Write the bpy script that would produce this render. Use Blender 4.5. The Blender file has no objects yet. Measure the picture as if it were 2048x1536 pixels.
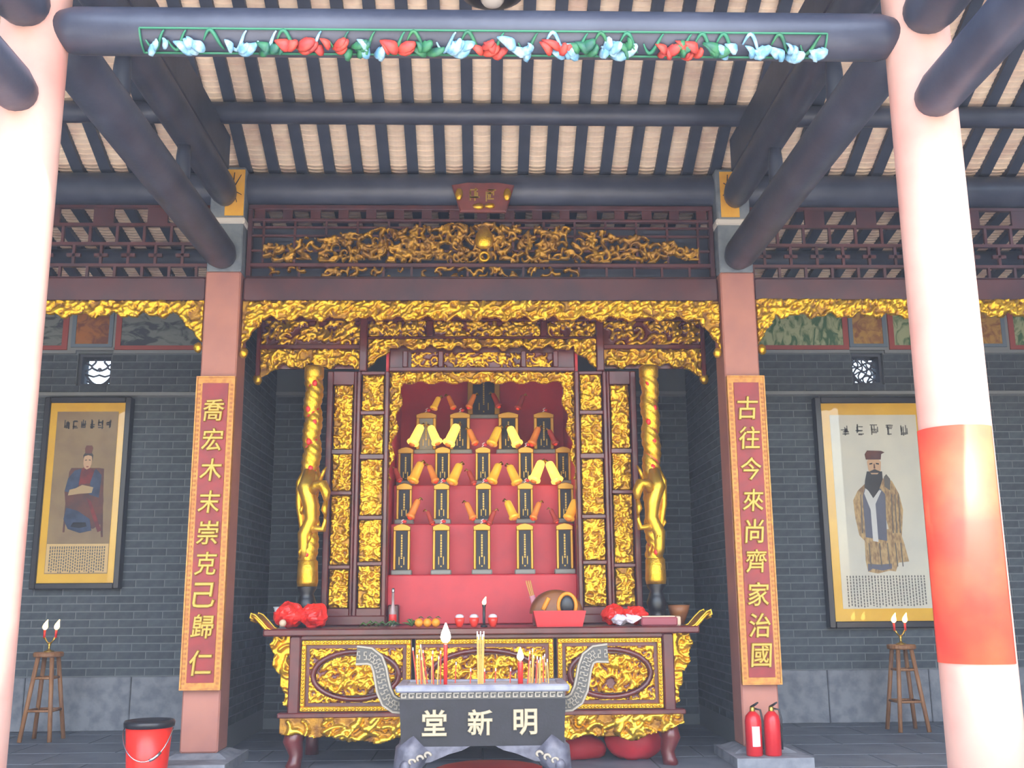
import bpy, math, random
import numpy as np
from mathutils import Matrix, Vector, noise

random.seed(7)
SC = bpy.context.scene
COL = SC.collection
PI = math.pi

# ------------------------------------------------------------------ camera, sky, sun, exposure
TH, YAW, ROLL, EYE, FPX = math.radians(11.8), math.radians(1.70), math.radians(0.43), 1.3, 2050.0
fwd = Vector((math.sin(YAW) * math.cos(TH), math.cos(YAW) * math.cos(TH), math.sin(TH)))
rgt = Vector((math.cos(YAW), -math.sin(YAW), 0))
upv = rgt.cross(fwd)
r2 = rgt * math.cos(ROLL) - upv * math.sin(ROLL)
u2 = rgt * math.sin(ROLL) + upv * math.cos(ROLL)
cd = bpy.data.cameras.new('camera')
cd.sensor_width = 36.0
cd.lens = 36.0 * FPX / 2048.0
cam = bpy.data.objects.new('camera', cd)
COL.objects.link(cam)
cam.matrix_world = Matrix(((r2.x, u2.x, -fwd.x, 0), (r2.y, u2.y, -fwd.y, 0), (r2.z, u2.z, -fwd.z, EYE), (0, 0, 0, 1)))
SC.camera = cam

W = bpy.data.worlds.new('sky')
SC.world = W
W.use_nodes = True
nt = W.node_tree
nt.nodes.clear()
wo = nt.nodes.new('ShaderNodeOutputWorld')
wb = nt.nodes.new('ShaderNodeBackground')
ws = nt.nodes.new('ShaderNodeTexSky')
ws.sky_type = 'NISHITA'
ws.sun_disc = False
ws.sun_elevation = math.radians(60)
ws.sun_rotation = math.radians(172)
ws.air_density = 1.2
ws.dust_density = 2.5
wb.inputs['Strength'].default_value = 0.30
nt.links.new(ws.outputs[0], wb.inputs[0])
nt.links.new(wb.outputs[0], wo.inputs[0])

sl = bpy.data.lights.new('sun', 'SUN')
sl.energy = 4.2
sl.angle = math.radians(0.6)
sl.color = (1.0, 0.95, 0.88)
sun = bpy.data.objects.new('sun', sl)
COL.objects.link(sun)
SUN_EL = math.radians(60)
sd = Vector((-0.14, 1, 0)).normalized() * math.cos(SUN_EL) + Vector((0, 0, -math.sin(SUN_EL)))
sun.rotation_euler = sd.to_track_quat('-Z', 'Y').to_euler()
sun.location = (0, -6, 12)

vs = SC.view_settings
vs.view_transform = 'Standard'
vs.look = 'None'
vs.gamma = 1.0
vs.use_curve_mapping = False
vs.exposure = 1.95
SC.cycles.max_bounces = 8
SC.cycles.diffuse_bounces = 4
SC.cycles.glossy_bounces = 3
SC.cycles.use_adaptive_sampling = True
SC.cycles.adaptive_threshold = 0.02


# ------------------------------------------------------------------ materials
def lin(c):
    return tuple(((v / 255.0) / 12.92 if v / 255.0 <= 0.04045 else ((v / 255.0 + 0.055) / 1.055) ** 2.4) for v in c[:3]) + (1.0,)


MATS = {}


def mat(name, col, rough=0.5, metal=0.0, col2=None, scale=8.0, bump=0.0, bscale=60.0, coat=0.0, emit=0.0, ecol=None,
        rnd=0.0, stretch=(1, 1, 1), detail=4.0, lo=0.4, hi=0.65, trans=0.0, dist=0.0):
    m = bpy.data.materials.new(name)
    m.use_nodes = True
    n, l = m.node_tree.nodes, m.node_tree.links
    b = n['Principled BSDF']
    b.inputs['Base Color'].default_value = lin(col)
    b.inputs['Roughness'].default_value = rough
    b.inputs['Metallic'].default_value = metal
    b.inputs['Coat Weight'].default_value = coat
    b.inputs['Coat Roughness'].default_value = 0.15
    if trans:
        b.inputs['Transmission Weight'].default_value = trans
    tc = mp = None
    if col2 is not None or bump:
        tc = n.new('ShaderNodeTexCoord')
        mp = n.new('ShaderNodeMapping')
        mp.inputs['Scale'].default_value = stretch
        l.new(tc.outputs['Object'], mp.inputs[0])
    out = None
    if col2 is not None:
        t = n.new('ShaderNodeTexNoise')
        t.inputs['Scale'].default_value = scale
        t.inputs['Detail'].default_value = detail
        t.inputs['Distortion'].default_value = dist
        l.new(mp.outputs[0], t.inputs[0])
        r = n.new('ShaderNodeValToRGB')
        r.color_ramp.elements[0].position = lo
        r.color_ramp.elements[1].position = hi
        r.color_ramp.elements[0].color = lin(col)
        r.color_ramp.elements[1].color = lin(col2)
        l.new(t.outputs['Fac'], r.inputs[0])
        out = r.outputs[0]
    if rnd:
        oi = n.new('ShaderNodeObjectInfo')
        mr = n.new('ShaderNodeMapRange')
        mr.inputs['To Min'].default_value = 1 - rnd
        mr.inputs['To Max'].default_value = 1 + rnd
        l.new(oi.outputs['Random'], mr.inputs[0])
        hs = n.new('ShaderNodeHueSaturation')
        hs.inputs['Color'].default_value = lin(col)
        if out:
            l.new(out, hs.inputs['Color'])
        l.new(mr.outputs[0], hs.inputs['Value'])
        out = hs.outputs[0]
    if out:
        l.new(out, b.inputs['Base Color'])
    if bump:
        t2 = n.new('ShaderNodeTexNoise')
        t2.inputs['Scale'].default_value = bscale
        t2.inputs['Detail'].default_value = 3
        l.new(mp.outputs[0], t2.inputs[0])
        bp = n.new('ShaderNodeBump')
        bp.inputs['Strength'].default_value = bump
        bp.inputs['Distance'].default_value = 0.01
        l.new(t2.outputs['Fac'], bp.inputs['Height'])
        l.new(bp.outputs[0], b.inputs['Normal'])
    if emit:
        b.inputs['Emission Color'].default_value = lin(ecol or col)
        b.inputs['Emission Strength'].default_value = emit
    MATS[name] = m
    return m


mat('gold', (206, 154, 36), 0.36, 0.85, col2=(224, 176, 52), scale=20, bump=0.35, bscale=70)
mat('gold_pale', (224, 178, 56), 0.3, 0.85, bump=0.2, bscale=40)
mat('gold_dim', (178, 132, 44), 0.46, 0.7, col2=(132, 92, 36), scale=10, bump=0.3, bscale=60)
mat('gold_old', (170, 122, 38), 0.42, 0.75, col2=(112, 72, 30), scale=14, bump=0.3, bscale=60)
mat('lacquer', (98, 34, 32), 0.35, col2=(74, 28, 30), scale=5, coat=0.25)
mat('lacquer_dark', (84, 44, 46), 0.4, col2=(66, 38, 44), scale=4, coat=0.15)
mat('red_cloth', (206, 36, 50), 0.55, col2=(186, 30, 44), scale=6)
mat('dark_wood', (52, 56, 72), 0.42, col2=(66, 70, 86), scale=3, stretch=(1, 1, 1), bump=0.1, bscale=30)
mat('rafter_wood', (50, 56, 72), 0.55, col2=(60, 66, 82), scale=4)
mat('black_lacquer', (20, 18, 20), 0.35)
mat('tile_clay', (226, 204, 182), 0.8, rnd=0.10, col2=(206, 178, 160), scale=5)
mat('roof_deck', (70, 62, 58), 0.9)
mat('brick', (82, 88, 92), 0.85, rnd=0.18, col2=(70, 76, 82), scale=12, bump=0.2, bscale=80)
mat('mortar', (112, 116, 118), 0.9)
mat('granite', (132, 134, 140), 0.8, col2=(108, 110, 118), scale=9, bump=0.25, bscale=50, detail=8)
mat('floor_stone', (104, 108, 116), 0.55, col2=(88, 92, 102), scale=3, rnd=0.07, bump=0.1, bscale=30)
mat('court_bounce', (206, 198, 184), 0.8, col2=(190, 184, 172), scale=2)
mat('grout', (84, 86, 92), 0.9)
mat('ledge_stone', (140, 142, 142), 0.8)
mat('pink_stone', (176, 116, 98), 0.6, col2=(156, 102, 92), scale=3, lo=0.35, hi=0.7)
mat('pillar_paint', (202, 158, 144), 0.6, col2=(194, 134, 122), scale=2.2, lo=0.42, hi=0.72, bump=0.12, bscale=14)
mat('grey_paint', (120, 126, 132), 0.7, col2=(100, 106, 116), scale=10)
mat('white_paint', (206, 198, 190), 0.7)
mat('talisman_yellow', (228, 170, 52), 0.7, col2=(214, 150, 44), scale=6)
mat('ink', (34, 32, 36), 0.7)
mat('couplet_red', (150, 36, 34), 0.45, col2=(128, 30, 30), scale=7)
mat('couplet_gold', (200, 140, 62), 0.5, 0.25, col2=(176, 112, 52), scale=25)
mat('border_tan', (168, 104, 48), 0.5, 0.2)
mat('char_gold', (184, 150, 68), 0.42, 0.45)
mat('char_stone', (160, 148, 122), 0.7)
mat('frame_black', (36, 32, 36), 0.4, coat=0.2)
mat('mount_yellow', (224, 176, 40), 0.55, col2=(214, 164, 34), scale=3)
mat('paper_grey', (206, 200, 184), 0.7, col2=(196, 192, 180), scale=3)
mat('paper_brown', (150, 126, 92), 0.7, col2=(136, 112, 84), scale=4)
mat('paper_cream', (208, 176, 122), 0.7)
mat('ink_soft', (104, 98, 90), 0.8)
mat('ink_dark', (70, 66, 64), 0.8)
mat('robe_tan', (190, 160, 112), 0.8, col2=(140, 112, 82), scale=14, stretch=(3, 1, 1))
mat('robe_slate', (104, 104, 116), 0.8)
mat('robe_pale', (200, 198, 194), 0.8)
mat('skin_paint', (196, 160, 126), 0.8)
mat('robe_red', (132, 52, 46), 0.8, col2=(96, 50, 50), scale=10)
mat('robe_blue', (66, 78, 104), 0.8, col2=(54, 62, 82), scale=10)
mat('robe_brown', (108, 66, 54), 0.8, col2=(88, 62, 58), scale=9)
mat('sash_cream', (176, 150, 112), 0.8)
mat('stone_black', (12, 11, 16), 0.6, col2=(20, 18, 26), scale=14, bump=0.1)
mat('stone_rim', (136, 138, 152), 0.5, col2=(112, 114, 128), scale=10)
mat('stone_foot', (92, 92, 104), 0.45, col2=(64, 64, 76), scale=16, bump=0.3, bscale=30)
mat('stone_fret', (146, 138, 124), 0.7)
mat('stone_groove', (84, 82, 78), 0.8)
mat('ash', (150, 146, 150), 0.95, bump=0.4, bscale=60)
mat('stick_tan', (206, 158, 84), 0.7)
mat('stick_red', (206, 70, 52), 0.6)
mat('stick_ash', (214, 208, 204), 0.9)
mat('candle_red', (216, 44, 40), 0.4)
mat('flame', (255, 190, 90), 0.5, emit=4.0, ecol=(255, 206, 120))
mat('flame_core', (255, 240, 214), 0.5, emit=8.0, ecol=(255, 236, 200))
mat('wood_stool', (156, 108, 66), 0.6, col2=(130, 86, 54), scale=8, stretch=(6, 6, 1))
mat('brass', (196, 160, 74), 0.3, 0.9)
mat('bucket_red', (226, 40, 24), 0.35)
mat('black_plastic', (30, 28, 32), 0.35)
mat('steel', (190, 194, 204), 0.25, 0.95)
mat('ext_red', (196, 30, 36), 0.3)
mat('label_white', (216, 208, 210), 0.5)
mat('bag_red', (226, 44, 30), 0.35, col2=(206, 36, 28), scale=9, bump=0.5, bscale=14)
mat('bag_white', (214, 204, 214), 0.35, bump=0.4, bscale=16)
mat('bowl_white', (210, 212, 214), 0.3)
mat('leaf_green', (70, 96, 42), 0.6, col2=(48, 74, 36), scale=12)
mat('orange_skin', (238, 150, 34), 0.5, bump=0.1, bscale=120)
mat('red_box', (214, 50, 52), 0.45)
mat('brown_wood', (136, 82, 34), 0.45, col2=(96, 54, 28), scale=6)
mat('joss_pink', (220, 150, 160), 0.6)
mat('paper_pack', (150, 70, 78), 0.6)
mat('beige', (206, 178, 150), 0.6)
mat('tablet_black', (30, 28, 32), 0.6)
mat('tablet_grey', (128, 126, 118), 0.45)
mat('tablet_gold', (176, 130, 48), 0.4, 0.7)
mat('hook_white', (226, 196, 190), 0.6)
mat('step_red', (206, 50, 58), 0.5, col2=(192, 46, 56), scale=4)
mat('lamp_gold', (240, 186, 60), 0.35, 0.3, emit=0.10, ecol=(255, 190, 50))
mat('lamp_bright', (250, 206, 84), 0.35, 0.2, emit=0.42, ecol=(255, 214, 90))
mat('lamp_dim', (232, 140, 60), 0.45, 0.1, emit=0.03, ecol=(255, 120, 30))
mat('lamp_off', (176, 66, 48), 0.5)
mat('bulb_red', (240, 70, 30), 0.4, emit=0.06, ecol=(255, 60, 20))
mat('orn_blue', (92, 142, 174), 0.5, col2=(160, 190, 206), scale=22)
mat('orn_green', (46, 112, 70), 0.5, col2=(30, 84, 74), scale=20)
mat('orn_red', (178, 62, 46), 0.5, col2=(150, 46, 44), scale=20)
mat('orn_line', (40, 112, 84), 0.5)
mat('paint_land', (120, 124, 120), 0.8, col2=(62, 66, 74), scale=5, stretch=(1, 1, 2.2), detail=6, lo=0.47, hi=0.6, dist=1.2)
mat('paint_green', (166, 172, 132), 0.8, col2=(70, 104, 66), scale=6, stretch=(1.6, 1, 0.9), detail=5, lo=0.44, hi=0.6, dist=1.5)
mat('paint_ochre', (186, 142, 66), 0.8, col2=(140, 88, 46), scale=9, detail=4, lo=0.42, hi=0.62, dist=1.0)
mat('paint_orange', (170, 106, 48), 0.8, col2=(120, 70, 40), scale=9, lo=0.42, hi=0.62, dist=1.0)
mat('border_red', (162, 78, 68), 0.8)
mat('border_blue', (112, 124, 136), 0.8)
mat('vent_clay', (96, 100, 112), 0.8)
mat('sheet_red', (236, 66, 48), 0.55, col2=(240, 96, 62), scale=2.5)
mat('cushion_red', (176, 30, 40), 0.7)
mat('plaque_red', (118, 58, 50), 0.5, col2=(100, 52, 50), scale=8)
mat('cup_red', (232, 60, 42), 0.25)


def glass_mat():
    m = bpy.data.materials.new('pane_glass')
    m.use_nodes = True
    n, l = m.node_tree.nodes, m.node_tree.links
    n.clear()
    o = n.new('ShaderNodeOutputMaterial')
    mx = n.new('ShaderNodeMixShader')
    t = n.new('ShaderNodeBsdfTransparent')
    g = n.new('ShaderNodeBsdfGlossy')
    g.inputs['Roughness'].default_value = 0.02
    f = n.new('ShaderNodeFresnel')
    f.inputs['IOR'].default_value = 1.36
    l.new(f.outputs[0], mx.inputs[0])
    l.new(t.outputs[0], mx.inputs[1])
    l.new(g.outputs[0], mx.inputs[2])
    l.new(mx.outputs[0], o.inputs[0])
    MATS['pane_glass'] = m


glass_mat()
mat('bottle_glass', (214, 190, 186), 0.1, trans=0.6)


# ------------------------------------------------------------------ mesh helpers
WL = {}


def wloc(o):
    return WL.get(o.name, Vector((0, 0, 0)))


def link(o, parent=None, loc=None):
    """loc is the object's world location."""
    COL.objects.link(o)
    loc = Vector(loc) if loc is not None else Vector((0, 0, 0))
    WL[o.name] = loc
    if parent is not None:
        o.parent = parent
        o.location = loc - wloc(parent)
    else:
        o.location = loc
    return o


def tag(o, label=None, cat=None, group=None, kind=None):
    if label:
        o['label'] = label
    if cat:
        o['category'] = cat
    if group:
        o['group'] = group
    if kind:
        o['kind'] = kind
    return o


def thing(name, label, cat, loc, group=None, kind=None):
    o = bpy.data.objects.new(name, None)
    o.empty_display_size = 0.1
    link(o, None, loc)
    return tag(o, label, cat, group, kind)


def mesh_obj(name, verts, faces, mats, parent=None, smooth=False, fmat=None, loc=None):
    v = np.asarray(verts, dtype=float)
    if loc is None:
        if parent is not None:
            loc = wloc(parent)
        else:
            loc = ((v[:, 0].min() + v[:, 0].max()) / 2, (v[:, 1].min() + v[:, 1].max()) / 2, v[:, 2].min())
    v = v - np.array(loc)
    me = bpy.data.meshes.new(name)
    me.from_pydata(v.tolist(), [], faces)
    for m in (mats if isinstance(mats, (list, tuple)) else [mats]):
        me.materials.append(MATS[m])
    if fmat is not None:
        me.polygons.foreach_set('material_index', np.asarray(fmat, dtype=np.int32))
    if smooth:
        me.polygons.foreach_set('use_smooth', np.ones(len(me.polygons), dtype=bool))
    me.update()
    o = bpy.data.objects.new(name, me)
    return link(o, parent, loc)


class MB:
    def __init__(s):
        s.v, s.f, s.m, s.cm = [], [], [], 0

    def add(s, v, f):
        b = len(s.v)
        s.v.extend([tuple(p) for p in v])
        s.f.extend([tuple(i + b for i in q) for q in f])
        s.m.extend([s.cm] * len(f))
        return s

    def box(s, x0, x1, y0, y1, z0, z1):
        return s.add([(x0, y0, z0), (x1, y0, z0), (x1, y1, z0), (x0, y1, z0), (x0, y0, z1), (x1, y0, z1), (x1, y1, z1), (x0, y1, z1)],
                     [(0, 3, 2, 1), (4, 5, 6, 7), (0, 1, 5, 4), (1, 2, 6, 5), (2, 3, 7, 6), (3, 0, 4, 7)])

    def cbox(s, x0, x1, y0, y1, z0, z1, c=0.006):
        """box with chamfered vertical + front edges"""
        pts = [(x0 + c, z0), (x1 - c, z0), (x1, z0 + c), (x1, z1 - c), (x1 - c, z1), (x0 + c, z1), (x0, z1 - c), (x0, z0 + c)]
        return s.prism(pts, y0, y1, c)

    def prism(s, pts, y0, y1, c=0.0):
        """polygon in XZ (counter-clockwise seen from -Y) extruded y0 (front) to y1 (back), optional front chamfer"""
        n = len(pts)
        cx = sum(p[0] for p in pts) / n
        cz = sum(p[1] for p in pts) / n
        if c:
            w = max(abs(p[0] - cx) for p in pts)
            h = max(abs(p[1] - cz) for p in pts)
            fr = [(cx + (p[0] - cx) * max(0.1, 1 - c / max(w, 1e-6)), y0, cz + (p[1] - cz) * max(0.1, 1 - c / max(h, 1e-6))) for p in pts]
            v = fr + [(p[0], y0 + c, p[1]) for p in pts] + [(p[0], y1, p[1]) for p in pts]
            f = [tuple(range(n))]
            for k in range(2):
                for i in range(n):
                    j = (i + 1) % n
                    f.append((k * n + j, k * n + i, (k + 1) * n + i, (k + 1) * n + j))
            f.append(tuple(2 * n + i for i in reversed(range(n))))
        else:
            v = [(p[0], y0, p[1]) for p in pts] + [(p[0], y1, p[1]) for p in pts]
            f = [tuple(range(n)), tuple(n + i for i in reversed(range(n)))]
            for i in range(n):
                j = (i + 1) % n
                f.append((j, i, n + i, n + j))
        return s.add(v, f)

    def tube(s, pts, rad, seg=8, cap=True, flat=(1, 1), ref=None):
        pts = [Vector(p) for p in pts]
        n = len(pts)
        if not isinstance(rad, (list, tuple)):
            rad = [rad] * n
        v, f = [], []
        prev = None
        for i, p in enumerate(pts):
            d = (pts[min(i + 1, n - 1)] - pts[max(i - 1, 0)])
            d = d.normalized() if d.length > 1e-9 else Vector((0, 0, 1))
            if prev is None:
                a = Vector(ref) if ref else (Vector((0, 0, 1)) if abs(d.z) < 0.9 else Vector((1, 0, 0)))
            else:
                a = prev
            a = (a - d * a.dot(d))
            a = a.normalized() if a.length > 1e-6 else d.orthogonal().normalized()
            b = d.cross(a)
            prev = a
            for k in range(seg):
                t = 2 * PI * k / seg
                v.append(p + (a * math.cos(t) * flat[0] + b * math.sin(t) * flat[1]) * rad[i])
        for i in range(n - 1):
            for k in range(seg):
                k2 = (k + 1) % seg
                f.append((i * seg + k, i * seg + k2, (i + 1) * seg + k2, (i + 1) * seg + k))
        if cap:
            f.append(tuple(reversed(range(seg))))
            f.append(tuple((n - 1) * seg + k for k in range(seg)))
        return s.add(v, f)

    def lathe(s, prof, c=(0, 0, 0), seg=20, sx=1.0, sy=1.0):
        """prof: list of (r, z) bottom to top"""
        v, f = [], []
        n = len(prof)
        for r, z in prof:
            for k in range(seg):
                t = 2 * PI * k / seg
                v.append((c[0] + r * sx * math.cos(t), c[1] + r * sy * math.sin(t), c[2] + z))
        for i in range(n - 1):
            for k in range(seg):
                k2 = (k + 1) % seg
                f.append((i * seg + k, i * seg + k2, (i + 1) * seg + k2, (i + 1) * seg + k))
        f.append(tuple(reversed(range(seg))))
        f.append(tuple((n - 1) * seg + k for k in range(seg)))
        return s.add(v, f)

    def blob(s, c, r, seg=14, rings=8, noise=0.0, seed=0):
        rr = random.Random(seed)
        ph = [rr.uniform(0, 6.3) for _ in range(6)]
        v, f = [], []
        for i in range(rings + 1):
            th = PI * i / rings
            for k in range(seg):
                t = 2 * PI * k / seg
                d = 1 + noise * (math.sin(3 * t + ph[0]) * math.sin(2 * th + ph[1]) + 0.6 * math.sin(5 * t + ph[2]) * math.sin(4 * th + ph[3]))
                v.append((c[0] + r[0] * d * math.sin(th) * math.cos(t), c[1] + r[1] * d * math.sin(th) * math.sin(t), c[2] - r[2] * d * math.cos(th)))
        for i in range(rings):
            for k in range(seg):
                k2 = (k + 1) % seg
                f.append((i * seg + k, i * seg + k2, (i + 1) * seg + k2, (i + 1) * seg + k))
        return s.add(v, f)

    def build(s, name, mats, parent=None, smooth=False, loc=None):
        return mesh_obj(name, s.v, s.f, mats, parent, smooth, s.m, loc)


def relief(name, x0, x1, z0, z1, y, parent, amp=0.03, seed=0, cell=0.008, mask=None, opened=False, thr=0.30, stroke=0.06,
           dens=1.0, diag=None, mats=('gold', 'lacquer'), thick=0.02, wid=(0.16, 0.28)):
    """carved panel facing -Y: scrolling leaf strokes raised from a ground; ground faces take the second material or are cut out"""
    rs = np.random.RandomState(seed + 11)
    nx = max(4, int(round((x1 - x0) / cell)))
    nz = max(4, int(round((z1 - z0) / cell)))
    X = np.linspace(x0, x1, nx + 1)
    Z = np.linspace(z0, z1, nz + 1)
    H = np.zeros((nz + 1, nx + 1))
    n = int(dens * (x1 - x0) * (z1 - z0) / (stroke ** 2 * 0.5)) + 3
    for _ in range(n):
        px, pz = rs.uniform(x0, x1), rs.uniform(z0, z1)
        L = stroke * rs.uniform(0.8, 1.7)
        a = rs.uniform(0, 2 * PI) if diag is None else diag + rs.uniform(-0.5, 0.5)
        turn = rs.uniform(1.0, 4.5) * rs.choice([-1, 1])
        w = stroke * rs.uniform(*wid)
        top = rs.uniform(0.55, 1.0)
        for k in range(9):
            t = k / 8.0
            r = w * (1.0 - 0.55 * t)
            i0, i1 = np.searchsorted(X, [px - r, px + r])
            j0, j1 = np.searchsorted(Z, [pz - r, pz + r])
            if i1 > i0 and j1 > j0:
                d2 = ((X[i0:i1] - px)[None, :] ** 2 + (Z[j0:j1] - pz)[:, None] ** 2) / (r * r)
                h = top * np.sqrt(np.clip(1 - d2, 0, 1)) * (0.6 + 0.4 * (1 - t))
                H[j0:j1, i0:i1] = np.maximum(H[j0:j1, i0:i1], h)
            px += math.cos(a) * L / 8
            pz += math.sin(a) * L / 8
            a += turn / 8 * (0.5 + t)
    XX, ZZ = np.meshgrid(X, Z)
    Hc = (H[:-1, :-1] + H[1:, :-1] + H[:-1, 1:] + H[1:, 1:]) / 4
    K = np.ones((nz, nx), bool)
    xc, zc = (XX[:-1, :-1] + XX[1:, 1:]) / 2, (ZZ[:-1, :-1] + ZZ[1:, 1:]) / 2
    if mask is not None:
        K &= mask(xc, zc)
    if opened:
        K &= Hc > thr * 0.6
    N = (nx + 1) * (nz + 1)
    V = np.stack([XX.ravel(), (y - amp * H).ravel(), ZZ.ravel()], 1)
    VB = np.stack([XX.ravel(), np.full(N, y + thick), ZZ.ravel()], 1)
    V = np.concatenate([V, VB])
    idx = np.arange(N).reshape(nz + 1, nx + 1)
    jj, ii = np.nonzero(K)
    F = [np.stack([idx[jj, ii], idx[jj, ii + 1], idx[jj + 1, ii + 1], idx[jj + 1, ii]], 1)]
    M = [np.where(Hc[jj, ii] < thr, 1, 0)]
    Kp = np.pad(K, 1)
    for dj, di, e in ((0, -1, ((1, 0), (0, 0))), (0, 1, ((0, 1), (1, 1))), (-1, 0, ((0, 0), (0, 1))), (1, 0, ((1, 1), (1, 0)))):
        ed = K & ~Kp[1 + dj:1 + dj + nz, 1 + di:1 + di + nx]
        j, i = np.nonzero(ed)
        a = idx[j + e[0][0], i + e[0][1]]
        b = idx[j + e[1][0], i + e[1][1]]
        F.append(np.stack([b, a, a + N, b + N], 1))
        M.append(np.zeros(len(a), int))
    F = np.concatenate(F)
    M = np.concatenate(M)
    used, inv = np.unique(F.ravel(), return_inverse=True)
    F = inv.reshape(-1, 4)
    return mesh_obj(name, V[used], F.tolist(), list(mats), parent, True, M)


GL = {}


def glyph(ch, size, depth, bold=0.0, shear=0.0):
    """outline of one character, centred, standing in XZ and facing -Y"""
    key = (ch, size, depth, bold, shear)
    if key in GL:
        return GL[key]
    c = bpy.data.curves.new('g', 'FONT')
    c.body = ch
    c.size = 1.0
    c.shear = shear
    c.offset = bold
    c.resolution_u = 2
    c.extrude = depth / size / 2
    c.bevel_depth = 0.026
    c.bevel_resolution = 0
    o = bpy.data.objects.new('g', c)
    COL.objects.link(o)
    dg = bpy.context.evaluated_depsgraph_get()
    me = bpy.data.meshes.new_from_object(o.evaluated_get(dg))
    v = np.array([tuple(p.co) for p in me.vertices])
    f = [tuple(p.vertices) for p in me.polygons]
    bpy.data.objects.remove(o)
    bpy.data.curves.remove(c)
    bpy.data.meshes.remove(me)
    mid = (v.max(0) + v.min(0)) / 2
    v = v - mid
    s = size / max(v[:, 0].max() - v[:, 0].min(), v[:, 1].max() - v[:, 1].min())
    v = v * s
    V = np.stack([v[:, 0], -v[:, 2], v[:, 1]], 1)
    GL[key] = (V, f)
    return V, f


def glyph_obj(name, ch, x, y, z, size, depth, m, parent, bold=0.0, shear=0.0, sx=1.0):
    V, f = glyph(ch, size, depth, bold, shear)
    V = V * np.array([sx, 1, 1]) + np.array([x, y, z])
    return mesh_obj(name, V, f, m, parent)


def marks(mb, x, y, z, w, h, rs, n=7, t=0.004):
    """an illegible written character: a handful of crossing brush strokes"""
    for _ in range(n):
        if rs.random() < 0.55:
            zz = z + rs.uniform(-0.48, 0.48) * h
            l = rs.uniform(0.25, 0.5) * w
            xx = x + rs.uniform(-0.15, 0.15) * w
            mb.box(xx - l, xx + l, y, y + 0.003, zz - t, zz + t)
        else:
            xx = x + rs.uniform(-0.45, 0.45) * w
            l = rs.uniform(0.2, 0.48) * h
            zz = z + rs.uniform(-0.2, 0.2) * h
            mb.box(xx - t, xx + t, y, y + 0.003, zz - l, zz + l)


# ------------------------------------------------------------------ floor
cy_ = MB().box(-9, 9, -14, 3.36, -0.25, -0.002).build('floor_courtyard', 'court_bounce')  # unseen ground, made pale to bounce sunlight up to the roof tiles
tag(cy_, 'unseen courtyard paving before the hall, made pale to bounce light', 'floor', kind='structure')
fl = MB().box(-9, 9, 3.36, 11.6, -0.25, -0.004).build('floor', 'grout')
tag(fl, 'grey stone slab floor of the hall', 'floor', kind='structure')
sw, sdp = 0.92, 0.62
slab_me = None
for j in range(8, 21):
    for i in range(-8, 9):
        y0 = -1.6 + j * sdp
        off = 0.46 if j % 2 else 0.0
        x0 = i * sw + off - 0.46
        if slab_me is None:
            s0 = MB().add([(0.004, 0.004, -0.03), (sw - 0.004, 0.004, -0.03), (sw - 0.004, sdp - 0.004, -0.03), (0.004, sdp - 0.004, -0.03),
                           (0.009, 0.009, 0), (sw - 0.009, 0.009, 0), (sw - 0.009, sdp - 0.009, 0), (0.009, sdp - 0.009, 0)],
                          [(4, 5, 6, 7), (0, 1, 5, 4), (1, 2, 6, 5), (2, 3, 7, 6), (3, 0, 4, 7)]).build('slab', 'floor_stone', fl, loc=(0, 0, 0))
            slab_me = s0.data
            COL.objects.unlink(s0)
            bpy.data.objects.remove(s0)
        o = bpy.data.objects.new('slab', slab_me)
        link(o, fl, (x0, y0, 0))

# ------------------------------------------------------------------ brick walls
BL, BH, BJ = 0.300, 0.0815, 0.007
YB = 11.1


def brick_mesh(name, L, H, axis):
    c = 0.004
    if axis == 'x':
        m = MB().add([(0, 0.02, 0), (L, 0.02, 0), (L, 0.02, H), (0, 0.02, H), (c, -0.006, c), (L - c, -0.006, c), (L - c, -0.006, H - c), (c, -0.006, H - c)],
                     [(4, 5, 6, 7), (0, 1, 5, 4), (1, 2, 6, 5), (2, 3, 7, 6), (3, 0, 4, 7)])
    elif axis == 'y+':   # wall face looks toward +X
        m = MB().add([(-0.02, 0, 0), (-0.02, L, 0), (-0.02, L, H), (-0.02, 0, H), (0.006, c, c), (0.006, L - c, c), (0.006, L - c, H - c), (0.006, c, H - c)],
                     [(4, 5, 6, 7), (0, 1, 5, 4), (1, 2, 6, 5), (2, 3, 7, 6), (3, 0, 4, 7)])
    else:
        m = MB().add([(0.02, 0, 0), (0.02, L, 0), (0.02, L, H), (0.02, 0, H), (-0.006, c, c), (-0.006, L - c, c), (-0.006, L - c, H - c), (-0.006, c, H - c)],
                     [(7, 6, 5, 4), (4, 5, 1, 0), (5, 6, 2, 1), (6, 7, 3, 2), (7, 4, 0, 3)])
    me = bpy.data.meshes.new(name)
    me.from_pydata([tuple(p) for p in m.v], [], m.f)
    me.materials.append(MATS['brick'])
    me.update()
    return me


BM = {}


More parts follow.
